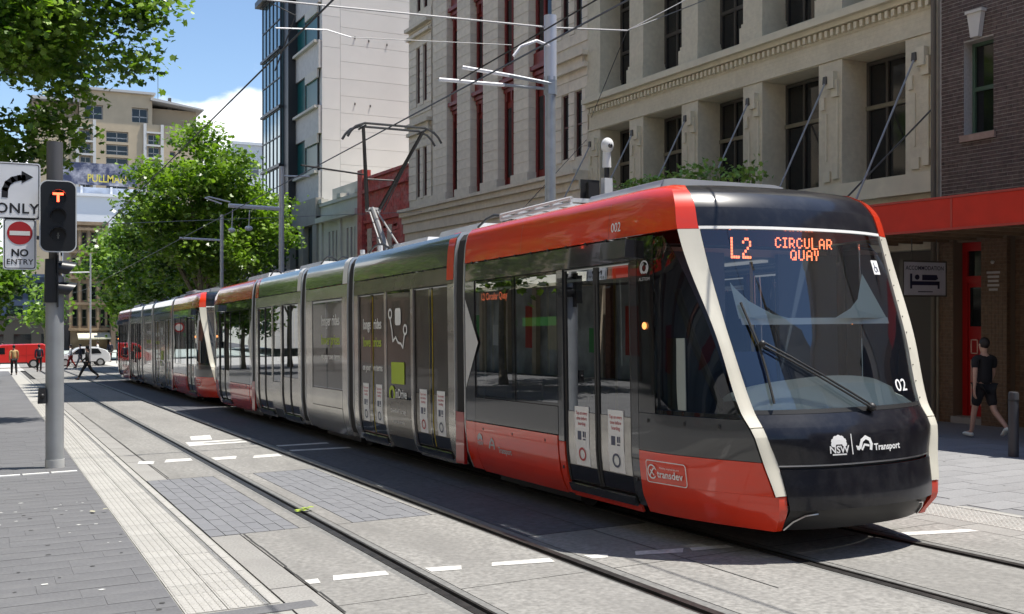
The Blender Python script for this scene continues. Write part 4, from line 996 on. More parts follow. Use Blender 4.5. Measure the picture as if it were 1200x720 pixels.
l.new(cbx.outputs[0], bt.inputs[0]); l.new(bt.outputs['Color'], bmp.inputs['Height']); bmp.inputs['Distance'].default_value = .008; bmp.inputs['Strength'].default_value = .6; l.new(bmp.outputs[0], b_.inputs['Normal'])
cb = wthing('cream_building', 'cream painted commercial building with deep windows and dentil cornice', 'building', (18, 22, G(22)))
cs = [15.72, 18.36, 21.16, 23.88, 26.6, 29.1]; hw = .38
for fl, (z0, z1) in enumerate(((4.86, 7.82), (8.98, 12.9), (14.3, 17.6), (18.6, 21.2))):
    for i, c in enumerate(cs):
        w_ = hw if 0 < i < 5 else hw
        g = MB(); fbox(g, F, c-w_, c+w_, z0, z1, -.02, 1.0)
        if fl == 1 or fl > 1:
            fbox(g, F, c-w_-.07, c+w_+.07, z0, z0+.42, -.09, .9); fbox(g, F, c-w_-.035, c+w_+.035, z0+.42, z0+.52, -.055, .95)
        g.build('pilaster', cream, cb)
        if fl == 0:
            g = MB()
            fbox(g, F, c-.27, c-.23, 5.3, 6.9, -.055, -.02); fbox(g, F, c+.10, c+.14, 5.45, 6.6, -.05, -.02)
            fbox(g, F, c-.30, c-.10, 6.95, 7.35, -.10, -.02); fbox(g, F, c-.24, c-.02, 7.15, 7.55, -.17, -.02); fbox(g, F, c+.16, c+.28, 6.7, 7.0, -.07, -.02)
            fbox(g, F, c-.30, c-.12, 5.0, 5.35, -.09, -.02); fbox(g, F, c-.02, c+.2, 4.95, 5.2, -.07, -.02)
            g.build('pilaster_moulding', cream_l, cb)
    for i in range(5):
        a0, a1 = cs[i]+hw, cs[i+1]-hw
        win(cb, F, a0, a1, z0+.02, z1-.02, .82, frame_dk, pane_dark, 2, (.62,) if fl == 0 else (.35, .72), 'cream', .085)
        g = MB(); fbox(g, F, a0, a1, z0+(z1-z0)*.62-.05, z0+(z1-z0)*.62+.05, .74, .80); g.build('transom', mat('transom_olive', (.20, .185, .13), .6), cb) if fl == 0 else None
# the bands between storeys
bands = [(7.82, 8.36, 0, 'frieze'), (8.60, 8.72, -.16, 'cornice'), (8.72, 8.88, -.30, 'cornice'), (8.88, 8.98, -.12, 'cornice'), (12.9, 14.3, 0, 'frieze'), (17.6, 18.6, 0, 'frieze'), (21.2, 22.4, -.1, 'parapet'), (4.42, 4.86, -.10, 'sill_band'), (3.2, 4.42, .05, 'fascia')]
for (z0, z1, d, nm) in bands:
    g = MB(); fbox(g, F, 15.36, 29.46, z0+.001, z1-.001, d, .95); g.build(nm, cream_l if nm in ('cornice', 'sill_band') else cream, cb)
g = MB(); fbox(g, F, 15.36, 29.46, 8.361, 8.599, -.01, .9); fbox(g, F, 15.36, 29.46, 7.84, 7.90, -.05, 0); g.build('dentil_bed', cream, cb)
dn = MB(); fbox(dn, lambda a, b, d=0: (d, a, b), -.045, .045, 0, .15, -.11, 0); dme = dn.mesh('dentil', cream_l)
k = 0; a = 15.45
while a < 29.4: link('dentil', dme, cb, (17.989, a, 8.42)); a += .185; k += 1
g = MB(); g.box(19.0, 32, 15.36, 29.46, 3, 22.3); g.build('rear_block', cream, cb)
g = MB(); fbox(g, F, 15.36, 29.46, -1.5, 3.2, .4, .9); g.build('ground_floor', frame_dk, cb)
# awning rods with their wall hooks
for i, c in enumerate(cs[:6]):
    t = thing('awning_rod', '', 'rod', (17.9, c, 7.35), 0, 'slanting stay rods of the awning')
    t['label'] = ['slanting stay rod nearest the brick building', 'stay rod second from the brick building, left of the widest window', 'stay rod third from the brick building, over the planter', 'stay rod fourth from the brick building', 'stay rod beside the white camera post', 'farthest stay rod, at the stone building corner'][i]
    g = MB(); g.tube([(-.06, 0, 0), (-1.95, -.02, -3.42)], .022, 6); g.build('rod', mat('rod_steel', (.36, .36, .35), .5, metal=.5), t)
    g = MB(); g.box(-.12, .09, -.06, .06, -.08, .1, .01); g.build('bracket', frame_dk, t)
t = tag(MB().tube([(17.9, 15.35, 6.15), (16.0, 16.3, 3.95)], .02, 6).build('stay_cable', frame_dk), 'dark cable slanting down from the cream corner towards the awning', 'cable')
# cream building's awning with a leafy planter
ca = wthing('flat_awning', 'flat pale awning of the cream building hidden behind the tram roof', 'awning', (17, 22, 3.7))
g = MB(); g.box(15.6, 18.0, 16.95, 29.4, 3.45, 3.86); g.build('deck', cream, ca)

# ------------------------------------------------------------------ stone building with oxblood bays
sb = wthing('stone_building', 'tall sandstone building with oxblood red bays between stone piers', 'building', (18, 38, G(38)))
H = 50.0
piers = [(40.85, 42.45), (38.42, 39.75), (35.85, 37.2), (33.3, 34.5)]
ends = [(29.48, 31.95), (43.1, 45.9)]
cz = .395
zz0 = 6.55
blk = {}
def block(a0, a1, z0, z1, d=-.0, dd=.6):
    k = (round(a1-a0, 3), round(z1-z0, 3), round(dd, 2))
    if k not in blk:
        g = MB(); fbox(g, lambda a, b, d_=0: (d_, a, b), .006, a1-a0-.006, .012, z1-z0-.012, 0, dd); blk[k] = g.mesh('stone_block', stone)
    return link('stone_block', blk[k], sb, (18+d, a0, z0))
nb_ = 0
for (a0, a1) in piers:
    z = zz0; 
    while z < 17.4: block(a0, a1, z, z+cz, -.25, .5); z += cz; nb_ += 1
    g = MB(); fbox(g, F, a0+.01, a1-.01, z, H, -.24, .3); fbox(g, F, a0+.02, a1-.02, zz0-.4, z, -.235, .3); g.build('pier_core', stone_w, sb)
    g = MB(); fbox(g, F, a0-.08, a1+.08, zz0-.02, zz0+.38, -.35, .3); g.build('pier_base', stone_w, sb)
for (a0, a1) in ends:
    ws_ = []
    wa = (a0+.38, a0+.88, a0+1.28, a0+1.78) if a0 < 40 else (a0+.55, a0+1.0, a0+1.4, a0+1.85)
    for zb, zt in ((7.1, 9.35), (11.5, 14.1), (15.8, 18.4)):
        ws_ += [(wa[0], wa[1], zb, zt), (wa[2], wa[3], zb, zt)]
    wall(sb, F, (a0, a1), (zz0, H), stone_w, ws_, name='end_bay', thick=.5)
    for w in ws_: win(sb, F, *w, .11, mat('red_brown_frame', (.10, .035, .03), .5), pane_dark, 0, (.5,), 'stone', .05)
    segs = [(a0, wa[0]), (wa[1], wa[2]), (wa[3], a1)]
    z = zz0+.45
    while z < 15.6:
        for s_ in segs:
            inw = any(zb-.02 < z+.2 < zt+.02 for zb, zt in ((7.1, 9.35), (11.5, 14.1)))
            if inw: block(s_[0], s_[1], z, z+cz, -.035, .03); nb_ += 1
        if not inw and not (9.9 < z < 10.7): block(a0, (a0+a1)/2, z, z+cz, -.035, .03); block((a0+a1)/2, a1, z, z+cz, -.035, .03); nb_ += 2
        z += cz
    for z_, e in ((10.05, -.18), (10.45, -.25), (14.6, -.2), (15.0, -.28)): slab('string_course', stone_w, F, a0, a1, z_, z_+.16, e, 0, sb)
    slab('string_course', stone_w, F, a0+.2, a1-.2, 10.21, 10.45, -.12, 0, sb)
gaps = [(31.95, 33.3), (34.5, 35.85), (37.2, 38.42), (39.75, 40.85)]
for (a0, a1) in gaps:
    b = part('bay', sb)
    g = MB(); fbox(g, F, a0, a1, zz0-.02, H-2, .12, .3); g.build('bay_back', oxblood, b)
    g = MB(); c = (a0+a1)/2
    for x in (a0+.07, c, a1-.07): g.tube([(18.07, x, zz0), (18.07, x, 20)], .05, 6)
    g.build('colonnette', oxblood, b)
    for zc in (10.3, 14.4, 18.6):
        g = MB()
        for k, (e, zz) in enumerate(((.0, 0), (-.08, .16), (-.2, .34), (-.04, .5))): fbox(g, F, a0-.04*0, a1, zc+zz, zc+zz+(.15 if k < 3 else .5), e, .12)
        for q in (.18, .5, .82): fbox(g, F, a0+(a1-a0)*q-.05, a0+(a1-a0)*q+.05, zc-.35, zc, .0, .12)
        g.build('bay_cornice', oxblood, b)
    g = MB()
    for zb, zt in ((7.0, 9.7), (11.3, 13.9), (15.4, 18.1)):
        fbox(g, F, a0+.16, c-.10, zb, zt, .105, .119); fbox(g, F, c+.10, a1-.16, zb, zt, .105, .119)
    g.build('pane', pane_dark, b)
g = MB(); fbox(g, F, 29.47, 45.95, 6.42, 6.55, -.62, .5); fbox(g, F, 29.47, 45.95, 6.2, 6.42, -.52, .5); fbox(g, F, 29.47, 45.95, 5.9, 6.2, -.38, .5); g.build('ledge', stone_w, sb)
g = MB(); fbox(g, F, 29.47, 45.95, 5.45, 5.9, -.30, .5); fbox(g, F, 29.47, 45.95, 3.3, 5.45, -.22, .5); g.build('lower_wall', stone_w, sb)
g = MB(); fbox(g, F, 29.47, 45.95, -2, 3.3, .3, .6); g.build('shopfront', frame_dk, sb)
g = MB(); g.box(18.5, 34, 29.47, 45.95, 5, H); g.build('rear_block', stone_w, sb)
g = MB(); g.box(15.8, 17.7, 29.6, 45.9, 3.3, 3.7); g.build('street_canopy', frame_dk, sb)

# ------------------------------------------------------------------ red brick house, white house
rb = wthing('red_brick_building', 'low weathered red brick building with arched windows', 'building', (18, 50, G(50)))
redbrick = mat('red_brick', (.46, .085, .07), .85, noise=(7, .3), stain=(1.5, .6, (.42, .28, .25)))
F18 = FR(18.0)
ws_ = [(47.55+k*1.5, 48.2+k*1.5, 3.9, 6.1) for k in range(4)]+[(47.55+k*1.5, 48.2+k*1.5, -.2, 2.2) for k in range(4)]
wall(rb, F18, (45.96, 53.0), (-2, 8.7), redbrick, ws_, name='wall')
for w in ws_: win(rb, F18, *w, .25, cream_l, pane_dark, 0, (.5,), 'rb', .06)
for k in range(4): slab('window_surround', mat('render_pale', (.52, .44, .36), .8, noise=(6, .2)), F18, 47.35+k*1.5+.88, 47.35+k*1.5+1.55, 3.6, 6.1, -.04, .0, rb)
for q_ in ((8.0, 8.2, -.18, 0), (6.4, 6.55, -.12, 0), (8.7, 8.85, -.12, .3)): slab('string_course', redbrick, F18, 45.96, 53, *q_, rb)
g = MB(); fbox(g, F18, 52.3, 53.05, -2, 9.3, -.2, .3); g.build('end_pier', redbrick, rb)
g = MB()
z = 3.0
while z < 8.6:
    for k in range(14):
        a = 46.05+k*.5+(.25 if int(z*5) % 2 else 0)
        if a < 52 and R.random() < .8: fbox(g, F18, a, a+.46, z, z+.17, -.012, 0)
    z += .2
stuff(g.build('bricks', redbrick, rb)); g = MB(); g.box(18.35, 30, 45.96, 53, -2, 8.6); g.build('rear_block', redbrick, rb)
wh = wthing('white_building', 'small white rendered building with paired arched windows and parapet', 'building', (18, 57, G(57)))
render_w = mat('white_render', (.60, .585, .53), .8, noise=(4, .06), stain=(1, .35, (.42, .41, .37)))
ws_ = [(a, a+.34, 4.2, 6.4) for a in (53.8, 54.5, 55.2, 57.2, 57.9, 58.6)]
wall(wh, F18, (53.06, 60.6), (-2.5, 8.2), render_w, ws_)
for w in ws_: win(wh, F18, *w, .25, render_w, pane_dark, 0, (.5,), 'wh', .04)
g = MB()
for a in (53.06, 56.3, 60.0): fbox(g, F18, a, a+.6, 3.2, 7.0, -.12, 0); fbox(g, F18, a-.05, a+.65, 8.2, 8.45, -.15, .3)
fbox(g, F18, 53.06, 60.6, 7.0, 7.3, -.35, 0); fbox(g, F18, 53.06, 60.6, 3.0, 3.2, -.2, 0); fbox(g, F18, 53.06, 60.6, 8.0, 8.2, -.1, .3); g.build('moulding', render_w, wh)
g = MB(); g.box(18.35, 30, 53.06, 60.6, -2.5, 7.9); g.build('rear_block', render_w, wh)
g = MB(); g.box(18.4, 21, 54, 59.5, 7.9, 9.0); g.build('roof_room', render_w, wh)

# ------------------------------------------------------------------ white tower with glass bays
wt = wthing('white_tower', 'tall white panelled tower with teal glass bays on the street side', 'building', (18, 66, G(66)))
panel_m = per_object(mat('white_panel', (.78, .76, .72), .7, noise=(2, .03), stain=(.5, .25, (.6, .585, .55))), .02)
FW = FF(61.0)
def panel(F_, a0, a1, z0, z1, root, m=panel_m, pr_=-.02):
    k = ('p', F_ is FW, round(a1-a0, 2), round(z1-z0, 2))
    if k not in blk:
        g = MB(); o = Vector(F_(a0, z0, 0)); fbox(g, lambda a, b, d=0: tuple(Vector(F_(a0+a, z0+b, d))-o), .012, a1-a0-.012, .012, z1-z0-.012, pr_, 0); blk[k] = g.mesh('wall_panel', m)
    return link('wall_panel', blk[k], root, F_(a0, z0, 0))
z = 6.5; cnt = 0
while z < 26: panel(FW, 18.2, 19.36, z, z+1.9, wt); z += 1.9
z = 6.5
while z < 26: 
    panel(FW, 19.36, 25.2, z, z+1.06, wt); z += 1.06
g = MB(); g.box(18.2, 40, 61, 76, -3, 36); g.build('core', mat('core_white', (.6, .59, .56), .8), wt)
g = MB()
for (a, zz) in ((20.3, 18.7), (21.2, 18.6), (22.4, 18.5), (20.3, 14.6), (21.3, 14.55), (20.4, 22.4), (21.4, 22.4), (23.1, 22.4)): g.box(a-.03, a+.03, 60.93, 60.98, zz-.12, zz+.02)
g.build('wall_anchor', frame_dk, wt)
tealg = mat('teal_glazing', (.006, .10, .10), .3, spec=.3); sky_pane = mat('sky_blue_glazing', (.10, .22, .27), .05, metal=.75, coat=.5); dkband = mat('tower_dark_fin', (.028, .03, .035), .4)
FT = FR(18.0)
z = 8.6
k = 0
while z < 34:
    g = MB(); fbox(g, FT, 61.02, 67.0, z, z+1.7, .0, .19); g.build('spandrel', mat('spandrel_white', (.55, .54, .52), .7, noise=(3, .1)), wt)
    o = win(wt, FT, 61.5, 66.9, z+1.7, z+4.0, .12, dkband, tealg, 1, (), 'tower', .06)
    g = MB(); fbox(g, FT, 61.3, 64.0, z-.55, z-.002, -.02, .1); fbox(g, FT, 61.1, 66.1, z+1.55, z+1.7, -.25, -.001); g.build('balcony_ledge', render_w, wt)
    z += 4.0
g = MB(); g.box(17.5, 18.19, 66.2, 67.4, 6.5, 36); g.build('dark_fin', dkband, wt)
z = 7.6
while z < 34:
    win(wt, FR(17.35), 67.5, 72.5, z, z+3.7, 0, dkband, sky_pane, 4, (.5,), 'towerg', .06)
    g = MB(); g.box(17.2, 18.1, 67.45, 72.7, z+3.7, z+3.86); g.build('floor_edge', dkband, wt); z += 3.9
g = MB(); g.box(17.4, 18.15, 67.5, 72.45, 7.6, 33.5); g.build('bay_core', mat('bay_core', (.08, .14, .16), .3), wt)
g = MB(); g.box(16.9, 18.1, 66.9, 73, 23.1, 23.5); g.build('sunshade', dkband, wt)
# grey stone podium below
podium = mat('podium_stone', (.36, .345, .31), .8, noise=(4, .1), stain=(1, .4, (.25, .24, .21)))
g = MB()
for (a0, a1) in ((60.62, 61.5), (63.6, 64.6), (66.6, 67.6), (70.2, 71.2), (73.8, 75)): fbox(g, FT, a0, a1, -3, 7.5, -.25, .2)
fbox(g, FT, 60.62, 75, 7.0, 8.6, -.3, .2); g.build('podium_pier', podium, wt)
for (a0, a1) in ((61.5, 63.6), (64.6, 66.6), (67.6, 70.2), (71.2, 73.8)): win(wt, FT, a0, a1, -2.6, 7.0, .15, frame_dk, pane_blue, 1, (.45, .75), 'pod', .08)
# ------------------------------------------------------------------ far blocks on the right
def simple_block(name, label, F_, A, B, m, cols, rows, z0, fh, ww, wh_, depthb, fm=frame_dk, pm=pane_dark, base=(0, 0, 0), nv=0, fac=True, extra=None):
    t = wthing(name, label, 'building', base)
    ws_ = []; cw = (A[1]-A[0])/cols
    for r in range(rows):
        for c in range(cols):
            a = A[0]+cw*(c+.5); ws_.append((a-ww/2, a+ww/2, z0+r*fh, z0+r*fh+wh_))
    wall(t, F_, A, B, m, ws_, thick=.3)
    for w in ws_: win(t, F_, *w, .2, fm, pm, nv, (.5,), name, .07)
    g = MB(); fbox(g, F_, A[0], A[1], B[0], B[1]-.3, .31, depthb); g.build('rear_block', m, t)
    g = MB(); fbox(g, F_, A[0]-.1, A[1]+.1, B[1], B[1]+.4, -.3, .4); g.build('cornice', m, t)
    return t
ochre = mat('ochre_render', (.42, .30, .11), .8, noise=(2, .12))
grey_st = mat('grey_stone_far', (.33, .32, .30), .8, noise=(2, .12))
simple_block('grey_stone_building', 'grey stone building beyond the glass tower behind the street lamp', FR(17.5), (76, 92), (-3, 10.5), grey_st, 6, 3, -.5, 3.6, 1.4, 2.6, 12, base=(17.5, 84, G(84)))
simple_block('ochre_building', 'ochre yellow building glimpsed between the tree and the street lamp', FF(104), (19, 30), (-3, 10), ochre, 4, 3, -.5, 3.5, 1.3, 2.3, 12, base=(24, 104, G(104)))
simple_block('pale_tower', 'pale distant office tower just above the tree top', FF(150), (31.5, 44), (-3, 25.5), mat('pale_far', (.62, .64, .66), .6), 6, 7, .5, 3.4, 1.4, 2.2, 14, fm=mat('far_frame', (.5, .5, .5), .5), pm=pane_blue, base=(36, 150, G(150)))
# across the end of the street
brown_st = mat('brown_sandstone', (.30, .215, .14), .85, noise=(1.5, .25), stain=(.4, .4, (.2, .14, .1)))
b1 = simple_block('brown_ornate_building', 'narrow brown ornate sandstone building behind the signal pole', FF(125), (8.3, 12.2), (-3.4, 11.2), brown_st, 4, 4, -.2, 2.9, .5, 1.9, 12, base=(10, 125, G(125)))
g = MB()
for z_ in (-.7, 2.2, 5.1, 8.0, 10.6): g.box(8.1, 12.4, 124.65, 125, z_, z_+.3)
for x in (8.3, 9.25, 10.22, 11.2, 12.05): g.box(x-.12, x+.12, 124.75, 125, -.4, 11)
g.build('moulding', brown_st, b1)
g = MB(); g.prism([(123.2, -1.5), (125, -.9), (125, -1.05), (123.2, -1.65)], 'x', 9.0, 13.0); g.build('shop_awning', cream_l, b1)
simple_block('white_hall', 'bright white building behind the brown building', FF(150), (9.6, 24), (-3.4, 17), mat('hall_white', (.9, .9, .88), .7), 5, 1, 1, 4, 1.2, 2, 10, base=(12, 150, G(150)))
bb = wthing('billboard', 'dark blue billboard with yellow lettering below the tan apartment tower', 'billboard', (14, 158, 18))
g = MB(); g.box(8.5, 19.5, 158.2, 158.6, 19.5, 22.6); g.build('board', mat('board_navy', (.03, .04, .09), .6, stain=(.5, .9, (.45, .45, .5))), bb)
lettering('PULLMAN', 1.55, mat('board_yellow', (.55, .47, .08), .6), lambda x, z: (15.4+x, 158.15, 20.4+z), bb, .02, sx=.78)
lettering('NEW', 2.3, M['board_yellow'], lambda x, z: (10.2+x, 158.15, 20.7+z), bb, .04, sx=.8) if False else None
g = MB()
for x in (8, 12, 16, 20): g.box(x-.15, x+.15, 158.3, 158.6, 13, 19.3)
g.box(7.5, 20.5, 158.3, 158.5, 17.8, 18.1); g.build('support', mat('support_white', (.7, .72, .76), .6), bb)
g = MB(); g.box(7.6, 20.4, 158.9, 159.1, 15.5, 19.2); g.build('skirt', mat('skirt_pale', (.55, .62, .74), .6, noise=(.6, .3)), bb)
tan = mat('tan_brick_far', (.50, .40, .265), .85, noise=(.4, .08)); tan_d = mat('tan_shadowed', (.40, .32, .22), .85)
ap = wthing('apartment_tower', 'tan apartment block with dark balconies and flat roofs above the trees', 'building', (25, 230, -3.6))
FA = FF(230)
ws_ = []
for r in range(12):
    z = 12.0+r*2.75
    if z+2 < 43.5:
        ws_ += [(22.2, 26.6, z, z+2.2), (17.2, 19.3, z, z+2.1), (30.6, 33.0, z, z+2.2), (13.2, 14.4, z+.4, z+1.5), (35.0, 36.2, z+.4, z+1.5)]
ws_ = [w for w in ws_ if w[3] < 40.9]
ws_ += [(18, 21.6, 41.2, 44.2), (27.3, 30.6, 41.2, 44.3)]
wall(ap, FA, (8, 42.0), (-4, 41.0), tan, [w for w in ws_ if w[3] < 41], thick=1.2)
wall(ap, FA, (17, 31.4), (41.0, 47.2), tan, [w for w in ws_ if w[3] > 41], thick=1.2)
for w in ws_: win(ap, FA, *w, 1.0, mat('far_rail', (.45, .45, .43), .6), pane_dark, 1 if w[1]-w[0] > 2 else 0, (.42,) if w[1]-w[0] > 2 else (), 'apt', .18)
g = MB(); g.box(16.6, 32, 229.2, 246, 47.2, 47.7); g.prism([(31, 46.6), (42.0, 45.0), (42, 44.7), (31, 46.0)], 'y', 229, 244); g.box(8, 17, 229.8, 245, 44.5, 45.1); g.build('roof', mat('roof_far', (.5, .48, .44), .8), ap)
g = MB(); g.box(8, 42, 231.3, 250, -4, 40.8); g.box(17.1, 31.3, 231.3, 248, 40.9, 47.0); g.box(31.5, 41, 232.5, 248, 40.9, 44.9); g.box(8.4, 17, 232.5, 248, 40.9, 44.4); g.build('rear_block', tan_d, ap)
g = MB(); 
for x in (16.6, 19.9, 29.9, 33.4): g.box(x-.3, x+.3, 229.5, 229.95, -4, 41.0)
for r in range(12):
    z = 14.25+r*2.75
    if z < 41: g.box(16.9, 19.6, 229.4, 229.98, z, z+.35); g.box(30.2, 33.1, 229.4, 229.98, z, z+.35)
g.build('balcony_edge', mat('white_edge', (.62, .60, .55), .7), ap)
g = MB(); g.tube([(20.6, 233, 47), (20.6, 233, 53)], .08, 4); g.tube([(33, 233, 46), (33, 233, 57)], .07, 4); g.box(35.2, 35.8, 233, 234, 45, 47.6); g.build('roof_mast', frame_dk, ap)
simple_block('blue_glass_block', 'blue glass office block low behind the left street trees', FF(132), (-14, 6.2), (-3.4, 5.4), mat('blue_clad', (.09, .13, .22), .4), 9, 3, -2.6, 2.7, 1.7, 2.0, 14, pm=pane_blue, base=(-4, 132, G(130)))
simple_block('dark_shop_row', 'dark shopfronts under awnings across the far street', FF(122), (-14, 7.4), (-3.3, .6), mat('shop_dark', (.07, .055, .05), .6), 8, 1, -3.2, 3, 1.8, 2.3, 6, base=(-3, 122, G(120)))
simple_block('far_cafe_row', 'row of dark cafe fronts behind the far crossing', FF(123), (12.4, 30), (-3.3, 3.4), mat('cafe_brown', (.17, .12, .09), .7), 7, 2, -3.0, 3, 1.6, 2.2, 6, base=(20, 123, G(120)))
# ------------------------------------------------------------------ the sunlit side of the street, left of the picture (seen mirrored in the tram)
lime_print_ = mat('shop_green', (.10, .40, .12), .5); lw_ = mat('left_white_wall', (.78, .75, .68), .8, noise=(2, .06)); ltan = mat('left_tan_wall', (.60, .50, .38), .8, noise=(2, .1)); lbrk = mat('left_brick_wall', (.27, .13, .09), .85, noise=(6, .2))
for i, (a0, a1, m, nm, lab, hgt) in enumerate(((-14, 4, ltan, 'tan_shop_building', 'tan shop building on the sunny left side, outside the frame, nearest one', 34), (4.2, 19, lw_, 'white_shop_building', 'white shop building on the sunny left side of the street', 30), (19.2, 38, lbrk, 'brick_shop_building', 'brown brick shop building on the sunny left side of the street', 32), (38.2, 60, ltan, 'tan_corner_building', 'tan corner building on the left before the crossing', 26))):
    n = int((a1-a0)/2.9); t = simple_block(nm, lab, FL(-13), (a0, a1), (3.2, hgt), m, n, int((hgt-4)/3.8), 4.6, 3.7, 1.4, 2.3, 12, fm=white_p, base=(-13, (a0+a1)/2, G((a0+a1)/2)))
    g = MB(); g.box(-13.6, -13.2, a0, a1, -2.4, 3.2); g.build('shopfront', mat('lit_tone_shopfront', (.42, .44, .43), .5, noise=(.8, .5)), t)  # pale tone stands in for lit shops, mirrored in the tram glass
    g = MB()
    for k in range(n+1): a = a0+(a1-a0-.4)*k/n; g.box(-13.25, -12.95, a, a+.4, -2.4, 3.2)
    g.build('shop_pier', m, t); slab('reflection_fascia', (white_p, white_p, awn_red, tealg)[i] if i < 3 else white_p, FL(-12.9), a0+.5, a1-.5, 3.35, 4.45, 0, .09, t)  # unseen bright fascia bands, added for their reflection in the tram windows
    for k in range(n):
        a = a0+(a1-a0-.4)*k/n+.6; slab('reflection_panel', (white_p, awn_red, cream_l, lime_print_, M['pole_pale_'] if 'pole_pale_' in M else white_p)[(k*3+i) % 4], FL(-13.15), a, a+(1.6 if k % 2 else .9), -.1, 1.0+(k % 3)*.5, 0, .04, t)  # unseen coloured panels, added to give the tram windows brighter reflections
    g = MB(); g.box(-13, -10.6, a0, a1, 2.9, 3.3); g.build('shop_canopy', (awn_red, white_p, frame_dk, cream_l)[i], t)

for i, (F_, A_, m, nm, lab, hgt, bx_) in enumerate(((FL(-13), (-34, -14.2), lbrk, 'brick_office_building', 'brown brick office building behind the camera on the left side', 34, -13), (FL(-13), (-60, -34.2), lw_, 'pale_office_building', 'pale office building behind the camera on the left side', 24, -13), (FR(18), (-22, 1.8), lw_, 'pale_terrace', 'pale terrace behind the camera on the right side', 11, 18), (FR(18), (-60, -22.2), grey_st, 'grey_office_building', 'grey stone office building behind the camera on the right side', 26, 18))):
    n = int((A_[1]-A_[0])/3); simple_block(nm, lab, F_, A_, (-1, hgt), m, n, int(hgt/4), .6, 3.8, 1.7, 2.5, 12, base=(bx_, sum(A_)/2, 1))
simple_block('street_end_tower', 'dark glass tower closing the street far behind the camera', lambda a, b, d=0: (a, -75-d, b), (-2, 26), (-1, 20), mat('dark_clad', (.07, .075, .08), .4), 8, 4, 1, 4.2, 2.6, 3.2, 14, pm=pane_blue, base=(12, -75, 2))
simple_block('street_end_block', 'brown block behind the camera left of the dark tower', lambda a, b, d=0: (a, -70-d, b), (-30, -2.4), (-1, 14), brown_st, 8, 3, 1, 4.2, 1.8, 2.6, 14, base=(-16, -70, 2))

for i, (A_, m, nm, lab, hgt) in enumerate((((60.2, 75), lbrk, 'brick_corner_building', 'brown brick corner building out of frame on the left before the crossing', 13), ((97, 120), lw_, 'pale_corner_building', 'pale corner building out of frame on the left past the crossing', 15))):
    simple_block(nm, lab, FL(-13), A_, (-2, hgt), m, 6, 4, 0, 3.7, 1.6, 2.5, 12, base=(-13, sum(A_)/2, -2.5))
# ------------------------------------------------------------------ trees
leafA = leaf_mat('plane_leaf', (.03, .08, .010), (.27, .40, .06)); leafB = leaf_mat('plane_leaf_dark', (.025, .068, .011), (.19, .31, .045))
bark = mat('plane_bark', (.24, .21, .16), .85, noise=(6, .3), stain=(2, .6, (.12, .11, .09)))
rng = np.random.default_rng(5)
def foliage(name, clumps, n_per, size, m, parent, squash=.7, inner=.35):
    """thousands of lobed leaves, hung in sprays through each clump"""
    Vs = []; cnt = 0
    shape = np.array([(0, -.5), (.42, -.28), (.30, .02), (.5, .22), (.12, .25), (0, .55), (-.12, .25), (-.5, .22), (-.30, .02), (-.42, -.28)])
    for (cx, cy, cz_, r) in clumps:
        n = int(n_per*r*r)
        d = rng.normal(size=(n, 3)); d /= np.linalg.norm(d, axis=1)[:, None]
        rad = r*(inner+(1-inner)*rng.random(n)**.6)
        P = d*rad[:, None]*np.array([1, 1, squash]); keep = P[:, 2] > -r*squash*.85
        P = P[keep]; n = len(P)
        # sprays: pull the leaves towards a few nodes so gaps open between them
        k = max(6, n//26); nodes = P[rng.integers(0, n, k)]; idx = rng.integers(0, k, n); P = nodes[idx]+rng.normal(scale=size*1.7, size=(n, 3))*np.array([1, 1, .6])
        P += np.array([cx, cy, cz_])
        nrm = rng.normal(size=(n, 3))*.55+np.array([0, 0, 1])*.9+d[keep]*.5; nrm /= np.linalg.norm(nrm, axis=1)[:, None]
        t = np.cross(nrm, rng.normal(size=(n, 3))); t /= np.linalg.norm(t, axis=1)[:, None]; b = np.cross(nrm, t)
        s = size*(.65+.7*rng.random(n))
        pts = P[:, None, :]+s[:, None, None]*(shape[None, :, 0, None]*t[:, None, :]+shape[None, :, 1, None]*b[:, None, :])
        pts += nrm[:, None, :]*(s[:, None]*(-.22*np.abs(shape[None, :, 0])))[:, :, None]
        Vs.append(pts.reshape(-1, 3)); cnt += n
    V = np.concatenate(Vs); me = bpy.data.meshes.new(name); N = cnt; q = 10
    me.vertices.add(len(V)); me.vertices.foreach_set('co', V.astype(np.float32).ravel())
    me.loops.add(len(V)); me.loops.foreach_set('vertex_index', np.arange(len(V), dtype=np.int32))
    me.polygons.add(N); me.polygons.foreach_set('loop_start', np.arange(0, N*q, q, dtype=np.int32))
    me.update(calc_edges=True); me.validate(); me.materials.append(m); return stuff(link(name, me, parent)), cnt
def tree(label, x, y, trunk_h, r, top, clumps, leaf_n, size, m=leafA, group='street trees', tr=.2, limbs=6, squash=.7):
    t = thing('plane_tree', label, 'tree', (x, y, G(y)), 0, group); gz = G(y)
    g = MB(); g.tube([(0, 0, -.1), (.03, .02, .5), (.08, .0, trunk_h*.5), (0, .08, trunk_h), (.1, 0, trunk_h+1.4)], [tr*1.35, tr, tr*.9, tr*.8, tr*.5], 10); g.build('trunk', bark, t)
    cl = []
    for c in clumps: cl.append((c[0], c[1], c[2], c[3]))
    rr = random.Random(int(abs(x*7+y)))
    for k, c in enumerate(sorted(cl, key=lambda q: -q[3])[:limbs]):
        s0 = trunk_h*(.75+.25*rr.random()); mid = Vector((c[0]*.45+rr.uniform(-.3, .3), c[1]*.45+rr.uniform(-.3, .3), (s0+c[2])*.52))
        g = MB(); g.tube([(0, .05, s0), mid, (c[0]*.8, c[1]*.8, c[2]-.1*c[3]), (c[0]*1.15, c[1]*1.15, c[2]+.4*c[3])], [tr*.55, tr*.38, tr*.2, tr*.06], 6); g.build('limb', bark, t)
    foliage('crown', cl, leaf_n, size, m, t, squash); return t
